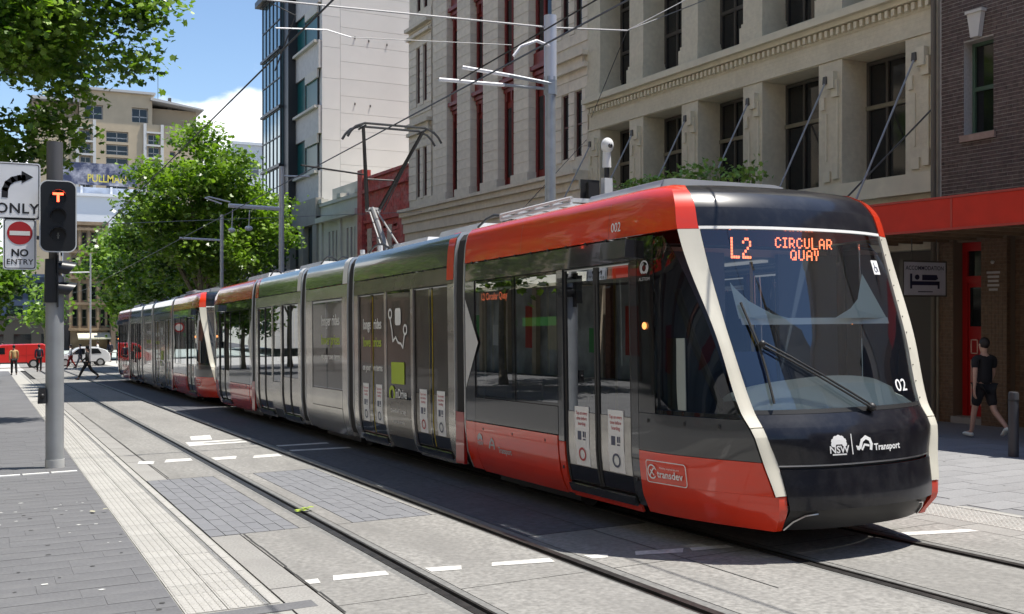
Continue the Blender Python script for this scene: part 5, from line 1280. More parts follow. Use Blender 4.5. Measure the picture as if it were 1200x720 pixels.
def crown(r, z0, z1, n, seed, cr=(.9, 1.7), flat=1):
    """clumps spread over an uneven ellipsoid"""
    q = random.Random(seed); o = []
    for k in range(n):
        u = q.uniform(-1, 1); a = q.uniform(0, 2*math.pi); s = math.sqrt(1-u*u); f = q.uniform(.35, 1)**.6
        zc = (z0+z1)/2+(z1-z0)/2*u*f*.9; o.append((r*s*math.cos(a)*f*.85, r*s*math.sin(a)*f*.85, zc, q.uniform(*cr)))
    return o
nearc = [c for c in crown(4.6, 5.6, 13.5, 34, 3, (1.0, 1.8)) if not (c[0] > 1.3 and c[2] < 9.6)]+[(4.6, -2.3, 10.2, 1.1), (5.4, -2.8, 10.6, .8), (3.6, -2.0, 8.6, 1.0), (4.7, -2.4, 9.0, .7), (5.3, -2.8, 9.0, .5), (3.3, -1.8, 7.2, 1.2), (2.0, -1.6, 6.2, 1.1), (4.2, -2.1, 11.8, 1.4), (5.0, -2.5, 12.2, 1.1)]
tree('large plane tree whose leafy boughs fill the upper left corner', -1.9, 30, 5.2, 5, 14, nearc, 560, .175, group='street trees on the left', tr=.24, limbs=12)
tree('small leafy tree low behind the road signs at the left edge', -.4, 56, 3.0, 3, 7, crown(2.7, 2.4, 9.4, 24, 8, (.8, 1.3)), 170, .26, leafB, 'street trees on the left', .14)
tree('small tree low at the left edge, farther back than the road signs', -3.5, 66, 3.2, 3, 8, crown(3.2, 2.2, 8.6, 18, 9, (.9, 1.5)), 120, .30, leafB, 'street trees on the left', .14)
tree('tallest round plane tree, its crown over the tail of the second tram', 10.4, 57, 4.4, 5, 15, crown(4.1, 4.6, 13.0, 44, 21, (1.0, 1.7))+[(-.8, -.4, 12.5, 1.4), (.4, .3, 13.0, 1.2), (4.3, 2.0, 9.5, 1.2), (4.6, 2.2, 7.6, 1.1)], 300, .215, group='street trees on the right', tr=.26, limbs=10)
tree('plane tree left of and behind the tallest one', 11.3, 76, 4.5, 5, 14, crown(4.1, 3.6, 12.4, 40, 31, (1.1, 1.8)), 190, .25, leafB, 'street trees on the right', .24, 10)
tree('narrow pale green tree right of the brown building', 11.2, 98, 3.2, 4, 15, crown(3.4, 2.0, 13.0, 34, 41, (1.0, 1.7)), 110, .36, group='street trees on the right', tr=.2)
tree('small young tree just right of the signal pole', 4.9, 108, 3, 2, 6, crown(1.5, 2.2, 7.2, 9, 51, (.7, 1.1)), 90, .36, group='street trees on the right', tr=.12)
tree('plane tree beyond the glass tower', 13.8, 66, 4.5, 4, 12, crown(3.4, 4.6, 11.0, 24, 61, (.9, 1.5)), 120, .30, leafB, 'street trees on the right', .2)
for i, (x, y) in enumerate(((-6.5, 8), (-6.5, 20), (-6.8, -3), (-7, 36), (-7.2, 46), (-9, 27), (-6.5, 57), (-7, 68), (-6.6, 99))):
    tree(('leafy tree on the left footpath, outside the frame beside the nearest shops', 'leafy tree on the left footpath, outside the frame across from the tram doors', 'leafy tree on the left footpath behind the camera position', 'leafy tree out of frame on the left, past the near plane tree', 'leafy tree out of frame on the left, before the low small trees', 'leafy tree out of frame close to the left shopfronts', 'leafy tree out of frame on the left, fourth along the kerb', 'leafy tree out of frame on the left, last before the cross street', 'leafy tree out of frame on the left past the cross street')[i], x, y, 4.0, 3, 9, crown(2.6, 4.2, 9.2, 14, 71+i, (.9, 1.4)), 60, .34, leafA, 'street trees on the left', .17)
# planter greenery above the awning
pt = thing('planter', 'narrow planter with leafy green shrubs on the awning of the cream building', 'planter', (15.95, 21.4, 3.98))
g = MB(); g.box(-.2, .2, -2.9, 3.0, -.115, .78, .01); g.build('trough', mat('trough_grey', (.35, .35, .33), .7), pt)
cl = [(0, -2.7+k*.24+R.uniform(-.1, .1), 1.22+R.uniform(-.12, .18), R.uniform(.17, .30)) for k in range(24) if k < 4 or k > 6]
foliage('leaves', cl, 900, .12, mat('shrub_leaf', (.18, .32, .05), .45), pt, .9)
g = MB()
for c in cl: g.tube([(0, c[1], .7), (R.uniform(-.1, .1), c[1]+R.uniform(-.1, .1), c[2])], .008, 4)
g.build('stems', bark, pt)

# ------------------------------------------------------------------ signal pole with signs, left
PX, PY = .93, 17.33; pz = G(PY)
sp = wthing('signal_pole', 'thick grey pole on the left footpath that carries the signals and signs', 'pole', (PX, PY, pz))
g = MB(); g.tube([(PX, PY, pz-.05), (PX, PY, pz+2.95)], .132, 24); g.build('lower_pole', pole_g, sp)
g = MB(); g.tube([(PX, PY, pz+2.95), (PX, PY, pz+3.02)], .12, 24, .07); g.tube([(PX+.02, PY, pz+3.02), (PX+.02, PY, pz+4.2)], .062, 16); g.build('upper_pole', mat('pole_pale', (.62, .63, .64), .4, metal=.2), sp)
g = MB(); g.tube([(PX, PY, pz+4.15), (PX, PY, pz+5.03)], .118, 24); g.tube([(PX, PY, pz+3.0), (PX-.02, PY, pz+4.2)], .08, 16); g.build('dark_sleeve', pole_d, sp)
g = MB(); g.tube([(PX, PY, pz-.02), (PX, PY, pz+.13)], .14, 24); 
g.build('base_collar', mat('collar_pale', (.52, .52, .50), .6), sp)
g = MB(); g.box(PX-.24, PX-.12, PY-.10, PY+.06, pz+1.0, pz+1.24, .01); g.sphere((PX-.18, PY-.11, pz+1.12), .035, 10, 6); g.build('push_button', black_matt, sp)
g = MB(); g.box(PX-.5, PX+.1, PY+.05, PY+.09, pz+4.30, pz+4.36); g.box(PX-.5, PX+.1, PY+.05, PY+.09, pz+3.52, pz+3.58); g.build('sign_arm', pole_d, sp)
hx = thing('traffic_signal', 'black tram signal on the left pole with a lit red T', 'traffic light', (PX+.03, PY-.32, pz+3.33+.53))
po = rrect(-.245, -.53, .245, .53, .11, 6)
g = MB(); g.prism([(x, z) for x, z in po], 'y', .0, .02); g.build('backboard', mat('board_black', (.012, .012, .013), .35), hx)
po2 = rrect(-.262, -.547, .262, .547, .125, 6); g = MB()
for i in range(len(po)): j = (i+1) % len(po); g.quad((po[i][0], -.002, po[i][1]), (po[j][0], -.002, po[j][1]), (po2[j][0], -.002, po2[j][1]), (po2[i][0], -.002, po2[i][1])); g.quad((po2[i][0], -.002, po2[i][1]), (po2[j][0], -.002, po2[j][1]), (po2[j][0], .022, po2[j][1]), (po2[i][0], .022, po2[i][1]))
g.build('border', mat('border_pale', (.66, .67, .66), .5), hx)
g = MB(); g.box(-.15, .15, .02, .2, -.45, .45, .01); g.build('housing', black_matt, hx)
for k, z in enumerate((.285, 0, -.285)):
    ln = MB(); n = 20; ln.prism([(.105*math.cos(2*math.pi*i/n), z+.105*math.sin(2*math.pi*i/n)) for i in range(n)], 'y', -.008, -.001); L = ln.build('lamp_lens', mat('lens_black', (.006, .005, .005), .3), hx)
    v = MB()
    for i in range(11):
        a = math.radians(-10+200*i/10); v.v += [(.118*math.cos(a), -.003, z+.118*math.sin(a)), (.112*math.cos(a), -.20*(.45+.55*max(0, math.sin(a))), z+.108*math.sin(a))]
    for i in range(10): v.f.append((2*i, 2*i+1, 2*i+3, 2*i+2))
    v.build('visor', M['board_black'], hx)
rt = mat('lit_red', (.2, .01, .005), .5, emit=(1, .07, .03), estr=5)
flat_shape([[(-.075, .325), (.075, .325), (.075, .36), (-.075, .36)], [(-.018, .22), (.018, .22), (.018, .325), (-.018, .325)]], rt, lambda x, z: (x, -.011, z), hx, 'lit_letter')
flat_shape([[(-.01, -.34), (.01, -.34), (.01, -.25), (-.01, -.25)], [(-.022, -.30), (.022, -.30), (.022, -.285), (-.022, -.285)]], mat('dim_white', (.22, .22, .2), .5), lambda x, z: (x, -.011, z), hx, 'unlit_letter')
hs = thing('traffic_signal', 'black traffic signal seen from the side, below the tram signal', 'traffic light', (PX+.02, PY-.05, pz+2.9))
g = MB(); g.box(-.17, .0, -.12, .12, -.35, .32, .015); g.build('housing', black_matt, hs)
g = MB(); g.box(0.001, .02, -.2, .2, -.42, .38, .0); g.build('backboard', M['board_black'], hs)
for z in (.17, -.15):
    v = MB(); v.sm = True
    for i in range(13):
        a = math.radians(-30+240*i/12); v.v += [(.02, .13*math.cos(a), z+.13*math.sin(a)), (.30*(.4+.6*max(0, math.sin(a)*.5+.5)), .12*math.cos(a), z-.02+.12*math.sin(a))]
    for i in range(12): v.f.append((2*i, 2*i+1, 2*i+3, 2*i+2))
    v.build('visor', M['board_black'], hs)
    v = MB(); n = 16; v.prism([(.11*math.cos(2*math.pi*i/n), z+.11*math.sin(2*math.pi*i/n)) for i in range(n)], 'x', .021, .03); v.build('lamp_lens', M['lens_black'], hs)
signw = mat('sign_white', (.80, .81, .83), .45, noise=(3, .05)); sblk = mat('sign_black', (.012, .012, .014), .5); sred = mat('sign_red', (.42, .015, .02), .4)
def sign(label, cx, cz, w, h, y, border=True):
    t = thing('road_sign', label, 'road sign', (cx, y, cz), 0, 'road signs on the signal pole')
    g = MB(); g.prism(rrect(-w/2, -h/2, w/2, h/2, .04), 'y', 0, .012); g.build('plate', signw, t)
    a, b = rrect(-w/2+.016, -h/2+.016, w/2-.016, h/2-.016, .035), rrect(-w/2+.028, -h/2+.028, w/2-.028, h/2-.028, .028)
    flat_shape([[a[i], a[(i+1) % len(a)], b[(i+1) % len(a)], b[i]] for i in range(len(a))], sblk, lambda x, z: (x, -.002, z), t, 'border'); return t
s1 = sign('white road sign with black curved right arrow above ONLY', .405, 4.14-.43, .64, .86, PY-.12)
fs = lambda x, z: (x, -.003, z)
arc = [(-.17, -.08), (-.165, .02), (-.13, .11), (-.06, .17), (.03, .20), (.09, .205)]
flat_shape(stroke(arc, .085)+[[(.06, .12), (.06, .31), (.22, .22)]], sblk, fs, s1, 'arrow'); lettering('ONLY', .21, sblk, lambda x, z: fs(x, -.27+z), s1, .004, spacing=1.08)
s2 = sign('white road sign with red no entry disc above NO ENTRY', .44, 2.88+.03, .46, .78, PY-.12)
n = 28; flat_shape([[(.175*math.cos(2*math.pi*i/n), .165+.175*math.sin(2*math.pi*i/n)) for i in range(n)]], sred, fs, s2, 'red_disc'); flat_shape([[(-.14, .13), (.14, .13), (.14, .195), (-.14, .195)]], mat('sign_bar', (.75, .75, .72), .5), lambda x, z: (x, -.005, z), s2, 'white_bar')
lettering('NO', .15, sblk, lambda x, z: fs(x, -.14+z), s2, .005); lettering('ENTRY', .115, sblk, lambda x, z: fs(x, -.275+z), s2, .0015, spacing=1.06)
# far signal on the right, seen above the tram
q = wthing('camera_post', 'white headed grey post rising behind the red tram roof', 'post', (10.48, 16.5, G(16.5)))
g = MB(); g.tube([(10.48, 16.5, -.5), (10.48, 16.5, 3.7)], .07, 12); g.build('post', galv, q)
g = MB(); g.box(10.38, 10.58, 16.42, 16.58, 3.7, 4.4, .015); g.build('cabinet', mat('cabinet_white', (.62, .64, .64), .5), q)
g = MB(); g.tube([(10.48, 16.5, 4.4), (10.48, 16.5, 4.62)], .05, 10); g.build('neck', black_matt, q)
g = MB(); g.tube([(10.48, 16.5, 4.6), (10.48, 16.5, 4.9)], .085, 14, .075); g.sphere((10.48, 16.48, 5.02), (.12, .13, .15), 16, 10); g.build('camera_head', mat('camera_white', (.72, .72, .70), .4), q)
g = MB(); g.sphere((10.47, 16.36, 5.0), .045, 12, 8); g.build('lens', black_gloss, q)
q = thing('traffic_signal', 'black back of a traffic signal beside the white headed post', 'traffic light', (10.14, 16.5, 4.05))
g = MB(); g.box(-.22, .18, 0, .04, -.45, .3, 0); g.build('backboard', black_matt, q); g = MB(); g.box(-.15, .1, -.14, -.001, -.4, .24, .02); g.box(.10, .34, -.05, .03, -.3, -.22); g.build('housing', black_matt, q)

# ------------------------------------------------------------------ overhead line poles, brackets and wires
def post(label, x, y, h, arms, name='overhead_line_pole', r=.11, m=galv, cat='pole', group='grey poles that hold the overhead line', cap=True):
    t = wthing(name, label, cat, (x, y, G(y)), 0, group)
    g = MB(); g.tube([(x, y, G(y)-.05), (x, y, G(y)+h)], r, 14, r*.92); g.build('pole', m, t)
    g = MB(); g.tube([(x, y, G(y)+h-1.25), (x, y, G(y)+h+.02)], r*1.12, 14); g.build('pole_sleeve', mat('sleeve_pale', (.50, .53, .60), .45, metal=.2), t) if cap else None
    for a in arms:
        g = MB(); g.tube(a[0], a[1], 6); g.build('bracket_arm', a[2], t)
    return t
ins = mat('insulator_white', (.74, .74, .76), .4)
z0 = G(17.48)
post('overhead line pole behind the front of the leading tram', 9.8, 17.48, 7.63-z0, [([(9.8, 17.4, 6.30), (8.85, 17.4, 6.37)], .035, galv), ([(8.85, 17.4, 6.37), (7.88, 17.4, 6.42)], .035, ins), ([(9.8, 17.5, 6.22), (8.8, 17.5, 6.2)], .028, galv), ([(8.8, 17.5, 6.2), (7.45, 17.5, 6.17)], .034, ins),
     ([(9.8, 17.4, 7.02), (9.45, 17.4, 7.1), (9.1, 17.4, 6.95), (8.95, 17.4, 6.75)], .03, ins), ([(9.8, 17.48, 3.8), (9.8, 17.48, 4.0)], .14, galv), ([(9.8, 17.48, 6.1), (9.8, 17.48, 6.45)], .135, galv)])
post('far overhead line pole in front of the glass tower, with hanging lamps', 11.08, 43, 9.2, [([(11.08, 43, 6.1), (8.88, 43, 6.15)], .09, ins), ([(11.08, 43, 7.5), (12.3, 43, 7.55)], .035, ins)], r=.12, cap=False, m=mat('galv_pale', (.60, .62, .64), .4, metal=.3))
post('slim pole with a bracket arm standing in front of the trees', 10.0, 50, 7.9, [([(10.0, 50, 5.15), (8.05, 50, 5.2)], .05, ins), ([(10.0, 50, 6.9), (9.2, 50, 7.15), (9.4, 50, 7.2), (10.4, 50, 7.0)], .035, ins)], r=.09, cap=False, m=M['galv_pale'])
g = MB(); g.sphere((9.75, 43.2, 5.25), (.17, .17, .11), 12, 8); g.tube([(9.75, 43.2, 5.3), (9.75, 43.05, 6.0)], .02, 6); tag(g.build('hanging_lamp', mat('lamp_opal', (.75, .77, .78), .4)), 'white round lamp hanging from the bracket arm, right one of two', 'lamp', 'white lamps under the far bracket arm')
g = MB(); g.sphere((9.05, 43.2, 5.15), (.15, .15, .10), 12, 8); g.tube([(9.05, 43.2, 5.2), (9.05, 43.05, 6.0)], .02, 6); tag(g.build('hanging_lamp', M['lamp_opal']), 'white round lamp hanging from the bracket arm, left one of two', 'lamp', 'white lamps under the far bracket arm')
post('tall white lamp post beside the young street tree', 7.0, 84, 8.6, [([(7.0, 84, 4.6), (4.2, 84, 4.5)], .05, ins)], name='lamp_post', r=.06, cap=False, m=M['galv_pale'])
def wire(label, pts, r=.012, m=wire_m, name='overhead_wire', sag=0, group='overhead wires'):
    P = []
    for a, b in zip(pts, pts[1:]):
        n = 8 if sag else 1
        for k in range(n): t = k/n; p = Vector(a).lerp(Vector(b), t); P.append((p.x, p.y, p.z-sag*4*t*(1-t)))
    P.append(pts[-1]); g = MB(); g.tube(P, r, 5); return tag(g.build(name, m), label, 'wire', group)
cw = lambda x, off, a, b, n=5: [(x, a+(b-a)*k/n, G(a+(b-a)*k/n)+off) for k in range(n+1)]
wire('dark contact wire over the tram, touching the raised pantograph', cw(6.86, 5.96, -25, 105, 14), .014)
wire('dark contact wire over the empty near track, crossing the blue sky', cw(3.8, 6.12, -25, 105, 14), .014)
wire('pale cross span wire running past the white tower to the cream building', [(3.2, 17.48, 7.16), (9.8, 17.48, 7.42), (11.59, 17.48, 7.58)], .018, mat('span_pale', (.30, .30, .31), .5))
wire('thin stay from the span end up to the cream facade', [(11.59, 17.48, 7.58), (18, 23.0, 10.6)], .012, wire_l)
wire('thin stay from the span end down to the stone corner', [(11.59, 17.48, 7.58), (18, 29.3, 8.3)], .01)
wire('thin stay from the span end over the top of the frame', [(11.59, 17.48, 7.58), (18, 17.4, 11.2)], .012, wire_l)
wire('short bracket wire left of the tower panels', [(4.4, 17.48, 6.74), (5.3, 17.48, 6.82), (5.75, 17.48, 6.74)], .013, ins)
wire('thin wire from that bracket towards the grey pole', [(5.75, 17.48, 6.74), (8.95, 17.48, 6.98)], .008, wire_l)
wire('dark dropper loop at the top left of the tower', [(4.39, 17.48, 6.0), (4.75, 17.48, 7.0), (4.2, 17.48, 7.2)], .012)
wire('long dark wire sweeping up from the pantograph to the top right', [(7.86, 17.48, 6.2), (8.9, 12, 7.1), (9.6, 8, 8.2)], .014)
wire('twin dark bracket rods left of the pantograph', [(6.1, 22, 5.05), (8.2, 24, 5.2)], .022)
wire('thin wire falling across the red brick wall', [(4, 43, 5.2), (18, 43, 6.3)], .012, wire_l)
wire('thin stay down the right of the grey pole', [(18, 29.6, 7.6), (9.6, 20, 3.2)], .01)
# bollards
def bollard(label, x, y, h=.95, r=.085):
    t = thing('bollard', label, 'bollard', (x, y, G(y)), 0, 'dark bollards on the right footpath')
    g = MB(); g.tube([(0, 0, -.02), (0, 0, h-.03), (0, 0, h)], [r, r, r*.85], 14); g.build('post', mat('bollard_dark', (.05, .05, .055), .45), t)
    g = MB(); g.tube([(0, 0, h-.14), (0, 0, h-.11)], r*1.08, 14); g.build('collar', black_matt, t)
bollard('dark bollard at the right edge near the walking man', 13.85, 10.35, .98, .075)
bollard('thin dark bollard partly hidden by the tram front corner', 13.4, 12.5, 1.05, .05)
# ------------------------------------------------------------------ people
skin_m = mat('skin', (.52, .32, .23), .55, noise=(20, .08)); skin_d = mat('skin_dark', (.22, .13, .09), .55)
def skinned(name, V, E, rad, m, parent, sub=1, root=0):
    me = bpy.data.meshes.new(name); me.from_pydata(V, E, []); me.update(); me.materials.append(m)
    o = link(name, me, parent); md = o.modifiers.new('skin', 'SKIN'); md.use_smooth_shade = True; md.branch_smoothing = .6
    sv = me.skin_vertices[0].data if me.skin_vertices else None
    if sv is None:
        b = bmesh.new(); b.from_mesh(me); b.verts.layers.skin.verify(); b.to_mesh(me); b.free(); sv = me.skin_vertices[0].data
    for i, r in enumerate(rad):
        sv[i].radius = r if isinstance(r, tuple) else (r, r); sv[i].use_root = (i == root)
    if sub:
        s = o.modifiers.new('sub', 'SUBSURF'); s.levels = sub; s.render_levels = sub
    dg = bpy.context.evaluated_depsgraph_get(); n = bpy.data.meshes.new_from_object(o.evaluated_get(dg)); n.name = name
    o.modifiers.clear(); o.data = n; bpy.data.meshes.remove(me); n.shade_smooth() if len(n.polygons) else None
    if not n.materials: n.materials.append(m)
    return o
def person(label, x, y, heading, legs, arms, top, bottom, shoe, hair, H=1.76, z=None, shorts=False, lean=0, skin=None, detail=False, bag=None, long_sleeve=True, group=None):
    skin = skin or skin_m; k = H/1.78; t = thing('person', label, 'person', (x, y, G(y) if z is None else z), heading, group)
    ca, sa = math.cos, math.sin; rad = math.radians
    def V(a, b, c): 
        b2 = b+(c-.95)*math.tan(rad(lean)) if c > .95 else b
        return (a*k, b2*k, c*k)
    # legs given as (hip forward angle, knee bend) for left then right
    J = {}; low = 9
    for s, (h, kn) in zip((-1, 1), legs):
        hip = (s*.095, 0, .93); knee = (s*.10, .44*sa(rad(h)), .93-.44*ca(rad(h))); a = h-kn; ank = (s*.10, knee[1]+.43*sa(rad(a)), knee[2]-.43*ca(rad(a)))
        fa = rad(a*.75 if kn > 20 else max(a, 0)*.3); toe = (s*.115, ank[1]+.15*ca(fa), ank[2]-.045+.15*sa(fa)*(1 if a > 0 else 1)); J[s] = (hip, knee, ank, toe); low = min(low, ank[2])
    dz = .085-low
    def D(p): return V(p[0], p[1], p[2]+dz)
    head = (0, .035, 1.66)
    tors = [(0, 0, .95), (0, -.01, 1.12), (0, 0, 1.32), (0, 0, 1.46), (0, .01, 1.53), (0, .025, 1.62), (0, .03, 1.71)]
    tr = [(.135, .10), (.12, .09), (.155, .105), (.10, .075), (.052, .055), (.078, .09), (.07, .085)]
    tr = [(a*k, b*k) for a, b in tr]
    vs = [D(p) for p in tors]; es = [(i, i+1) for i in range(6)]; rs = list(tr); idx = {}
    for s in (-1, 1):
        b = len(vs); vs += [D(p) for p in J[s]]; es += [(0, b), (b, b+1), (b+1, b+2), (b+2, b+3)]; rs += [.088*k, .058*k, .04*k, .03*k]
        sw, el = arms[0 if s < 0 else 1]; sh = (s*.185, 0, 1.43); eb = (s*.23, .29*sa(rad(sw)), 1.43-.29*ca(rad(sw))); a = sw+el; wr = (s*.235, eb[1]+.25*sa(rad(a)), eb[2]-.25*ca(rad(a))); ha = (s*.235, wr[1]+.085*sa(rad(a)), wr[2]-.085*ca(rad(a)))
        b = len(vs); vs += [D(sh), D(eb), D(wr), D(ha)]; es += [(3, b), (b, b+1), (b+1, b+2), (b+2, b+3)]; rs += [.06*k, .042*k, .028*k, (.036*k, .02*k)]; idx[s] = (sh, eb, wr, ha, b)
        if detail:
            for f in range(4):
                fx = (f-1.5)*.019; L = (.055, .065, .06, .045)[f]; p1 = (ha[0]-s*.004, ha[1]+fx*ca(rad(a))+.02*sa(rad(a)), ha[2]-.03+fx*sa(rad(a))); p2 = (p1[0]-s*.012, p1[1], p1[2]-L*.55); p3 = (p2[0]-s*.018, p2[1], p2[2]-L*.45)
                c = len(vs); vs += [D(p1), D(p2), D(p3)]; es += [(b+3, c), (c, c+1), (c+1, c+2)]; rs += [.010*k, .009*k, .007*k]
            c = len(vs); vs += [D((wr[0]-s*.01, wr[1]+.03, wr[2]-.04)), D((wr[0]-s*.02, wr[1]+.05, wr[2]-.085))]; es += [(b+2, c), (c, c+1)]; rs += [.012*k, .009*k]
    skinned('body', vs, es, rs, skin, t, 1)
    # clothes
    g = .016
    tv = [D(p) for p in tors[:4]]; tv[0] = D((0, 0, .90 if shorts else .93)); te = [(0, 1), (1, 2), (2, 3)]; tra = [(.16*k, .12*k), (.15*k, .115*k), (.178*k, .128*k), (.115*k, .09*k)]
    for s in (-1, 1):
        sh, eb, wr, ha, b = idx[s]; b = len(tv)
        if long_sleeve: tv += [D(sh), D(eb), D(wr)]; te += [(3, b), (b, b+1), (b+1, b+2)]; tra += [.075*k, .055*k, .042*k]
        else: m_ = [sh[i]*.35+eb[i]*.65 for i in range(3)]; tv += [D(sh), D(m_)]; te += [(3, b), (b, b+1)]; tra += [.078*k, .066*k]
    skinned('shirt', tv, te, tra, top, t, 1)
    bv = [D((0, 0, .97))]; be = []; br = [(.15*k, .115*k)]
    for s in (-1, 1):
        hip, kn, an, to = J[s]; b = len(bv)
        if shorts: m_ = [hip[i]*.12+kn[i]*.88 for i in range(3)]; bv += [D((hip[0], hip[1], hip[2]-.02)), D(m_)]; be += [(0, b), (b, b+1)]; br += [.115*k, .09*k]
        else: bv += [D((hip[0], hip[1], hip[2]-.02)), D(kn), D((an[0], an[1], an[2]+.02))]; be += [(0, b), (b, b+1), (b+1, b+2)]; br += [.105*k, .075*k, .06*k]
    skinned('shorts' if shorts else 'trousers', bv, be, br, bottom, t, 1)
    for s in (-1, 1):
        an, to = J[s][2], J[s][3]; he = (an[0], an[1]-.05, an[2]-.045+(0 if abs(to[2]-an[2]+.045) < .03 else .03))
        skinned('shoe', [D(he), D((an[0], an[1]+.02, an[2]-.03)), D(to), D((to[0], to[1]+.05*(1), to[2]-.005))], [(0, 1), (1, 2), (2, 3)], [.046*k, (.052*k, .05*k), (.048*k, .036*k), (.04*k, .026*k)], shoe, t, 1)
    hd = D((0, .01, 1.685)); m = MB(); m.sphere((hd[0], hd[1]-.014*k, hd[2]+.022*k), (.086*k, .10*k, .105*k), 14, 9); m.v = [v for v in m.v]
    me = m.mesh('hair', hair); o = link('hair', me, t)
    b = bmesh.new(); b.from_mesh(me); bmesh.ops.bisect_plane(b, geom=b.verts[:]+b.edges[:]+b.faces[:], plane_co=(0, hd[1]+.02*k, hd[2]-.02*k), plane_no=(0, .75, -.66), clear_outer=True); b.to_mesh(me); b.free()
    if detail:
        m = MB()
        for s in (-1, 1): m.sphere((hd[0]+s*.082*k, hd[1]+.01*k, hd[2]-.02*k), (.012*k, .022*k, .032*k), 8, 6)
        f = D((0, .125, 1.655)); m.sphere(f, (.013*k, .022*k, .022*k), 8, 6); m.build('ears_and_nose', skin, t)
        m = MB()
        for s in (-1, 1): m.sphere((s*.03*k, D((0, .112, 0))[1]+.0, D((0, 0, 1.675))[2]), (.011*k, .008*k, .007*k), 8, 5)
        m.build('eyes', black_matt, t)
    if bag:
        m = MB(); c = D((0, -.17, 1.25)); m.box(c[0]-.14, c[0]+.14, c[1]-.08, c[1]+.06, c[2]-.2, c[2]+.2, .03); m.build('backpack', bag, t)
    return t
cblk = mat('cloth_black', (.012, .012, .014), .85); cnav = mat('cloth_navy', (.02, .025, .045), .85); ctan = mat('cloth_tan', (.50, .33, .15), .85); cwh = mat('cloth_white', (.75, .75, .73), .8)
cgry = mat('cloth_grey', (.22, .22, .23), .85); shoe_w = mat('shoe_white', (.72, .76, .66), .6); shoe_b = mat('shoe_black', (.02, .02, .02), .5); hair_b = mat('hair_dark', (.012, .009, .007), .6); cred = mat('cloth_red', (.42, .04, .03), .85)
person('man in black T-shirt, black shorts and white trainers walking past the red door', 15.75, 12.35, -.25, ((18, 6), (-16, 36)), ((-10, 12), (12, 22)), cblk, cblk, shoe_w, hair_b, 1.77, shorts=True, detail=True, long_sleeve=False)
person('man in tan top and black trousers walking away at the far left', 1.38, 66, .1, ((14, 4), (-12, 14)), ((-12, 20), (10, 30)), ctan, cblk, shoe_b, hair_b, 1.74)
person('person in black striding across the tracks beyond the signal pole', 4.45, 55.2, 1.25, ((30, 6), (-26, 24)), ((-22, 15), (24, 30)), cblk, cblk, shoe_b, hair_b, 1.75)
person('person in dark coat standing left of the signal pole by the red van', 2.95, 72, 0, ((4, 2), (-4, 4)), ((-5, 20), (5, 40)), cnav, cblk, shoe_b, hair_b, 1.72)
person('person in dark jacket crossing in front of the white car', 5.9, 79, 1.5, ((22, 6), (-20, 22)), ((-18, 30), (20, 60)), cnav, cgry, shoe_b, hair_b, 1.72, bag=cblk)
person('person in white top near the white car, right of the signal pole', 5.2, 78, 1.4, ((18, 6), (-16, 20)), ((-10, 40), (12, 60)), cwh, cred, shoe_b, hair_b, 1.7)
crowd = [(7.6, 92, cblk, cgry, 'standing man in black on the far footpath, right of the white lamp post'), (8.4, 94, cwh, cblk, 'standing person in white on the far footpath'), (9.3, 93, cnav, cblk, 'person in navy on the far footpath, left of the cafe'), (10.4, 97, cgry, cblk, 'person in grey on the far footpath by the cafe'), (11.3, 92, cwh, cnav, 'person in white shirt beside the tail of the far tram'), (12.2, 96, cblk, cblk, 'person in black beside the tail of the far tram'), (1.2, 98, cblk, cgry, 'distant person in black behind the red van')]
for i, (x, y, a, b, lab) in enumerate(crowd): person(lab, x, y, i*1.3, ((6, 2), (-6, 6)), ((-8, 15), (8, 40)), a, b, shoe_b, hair_b, 1.68+.03*(i % 3), group='people on the far footpath')

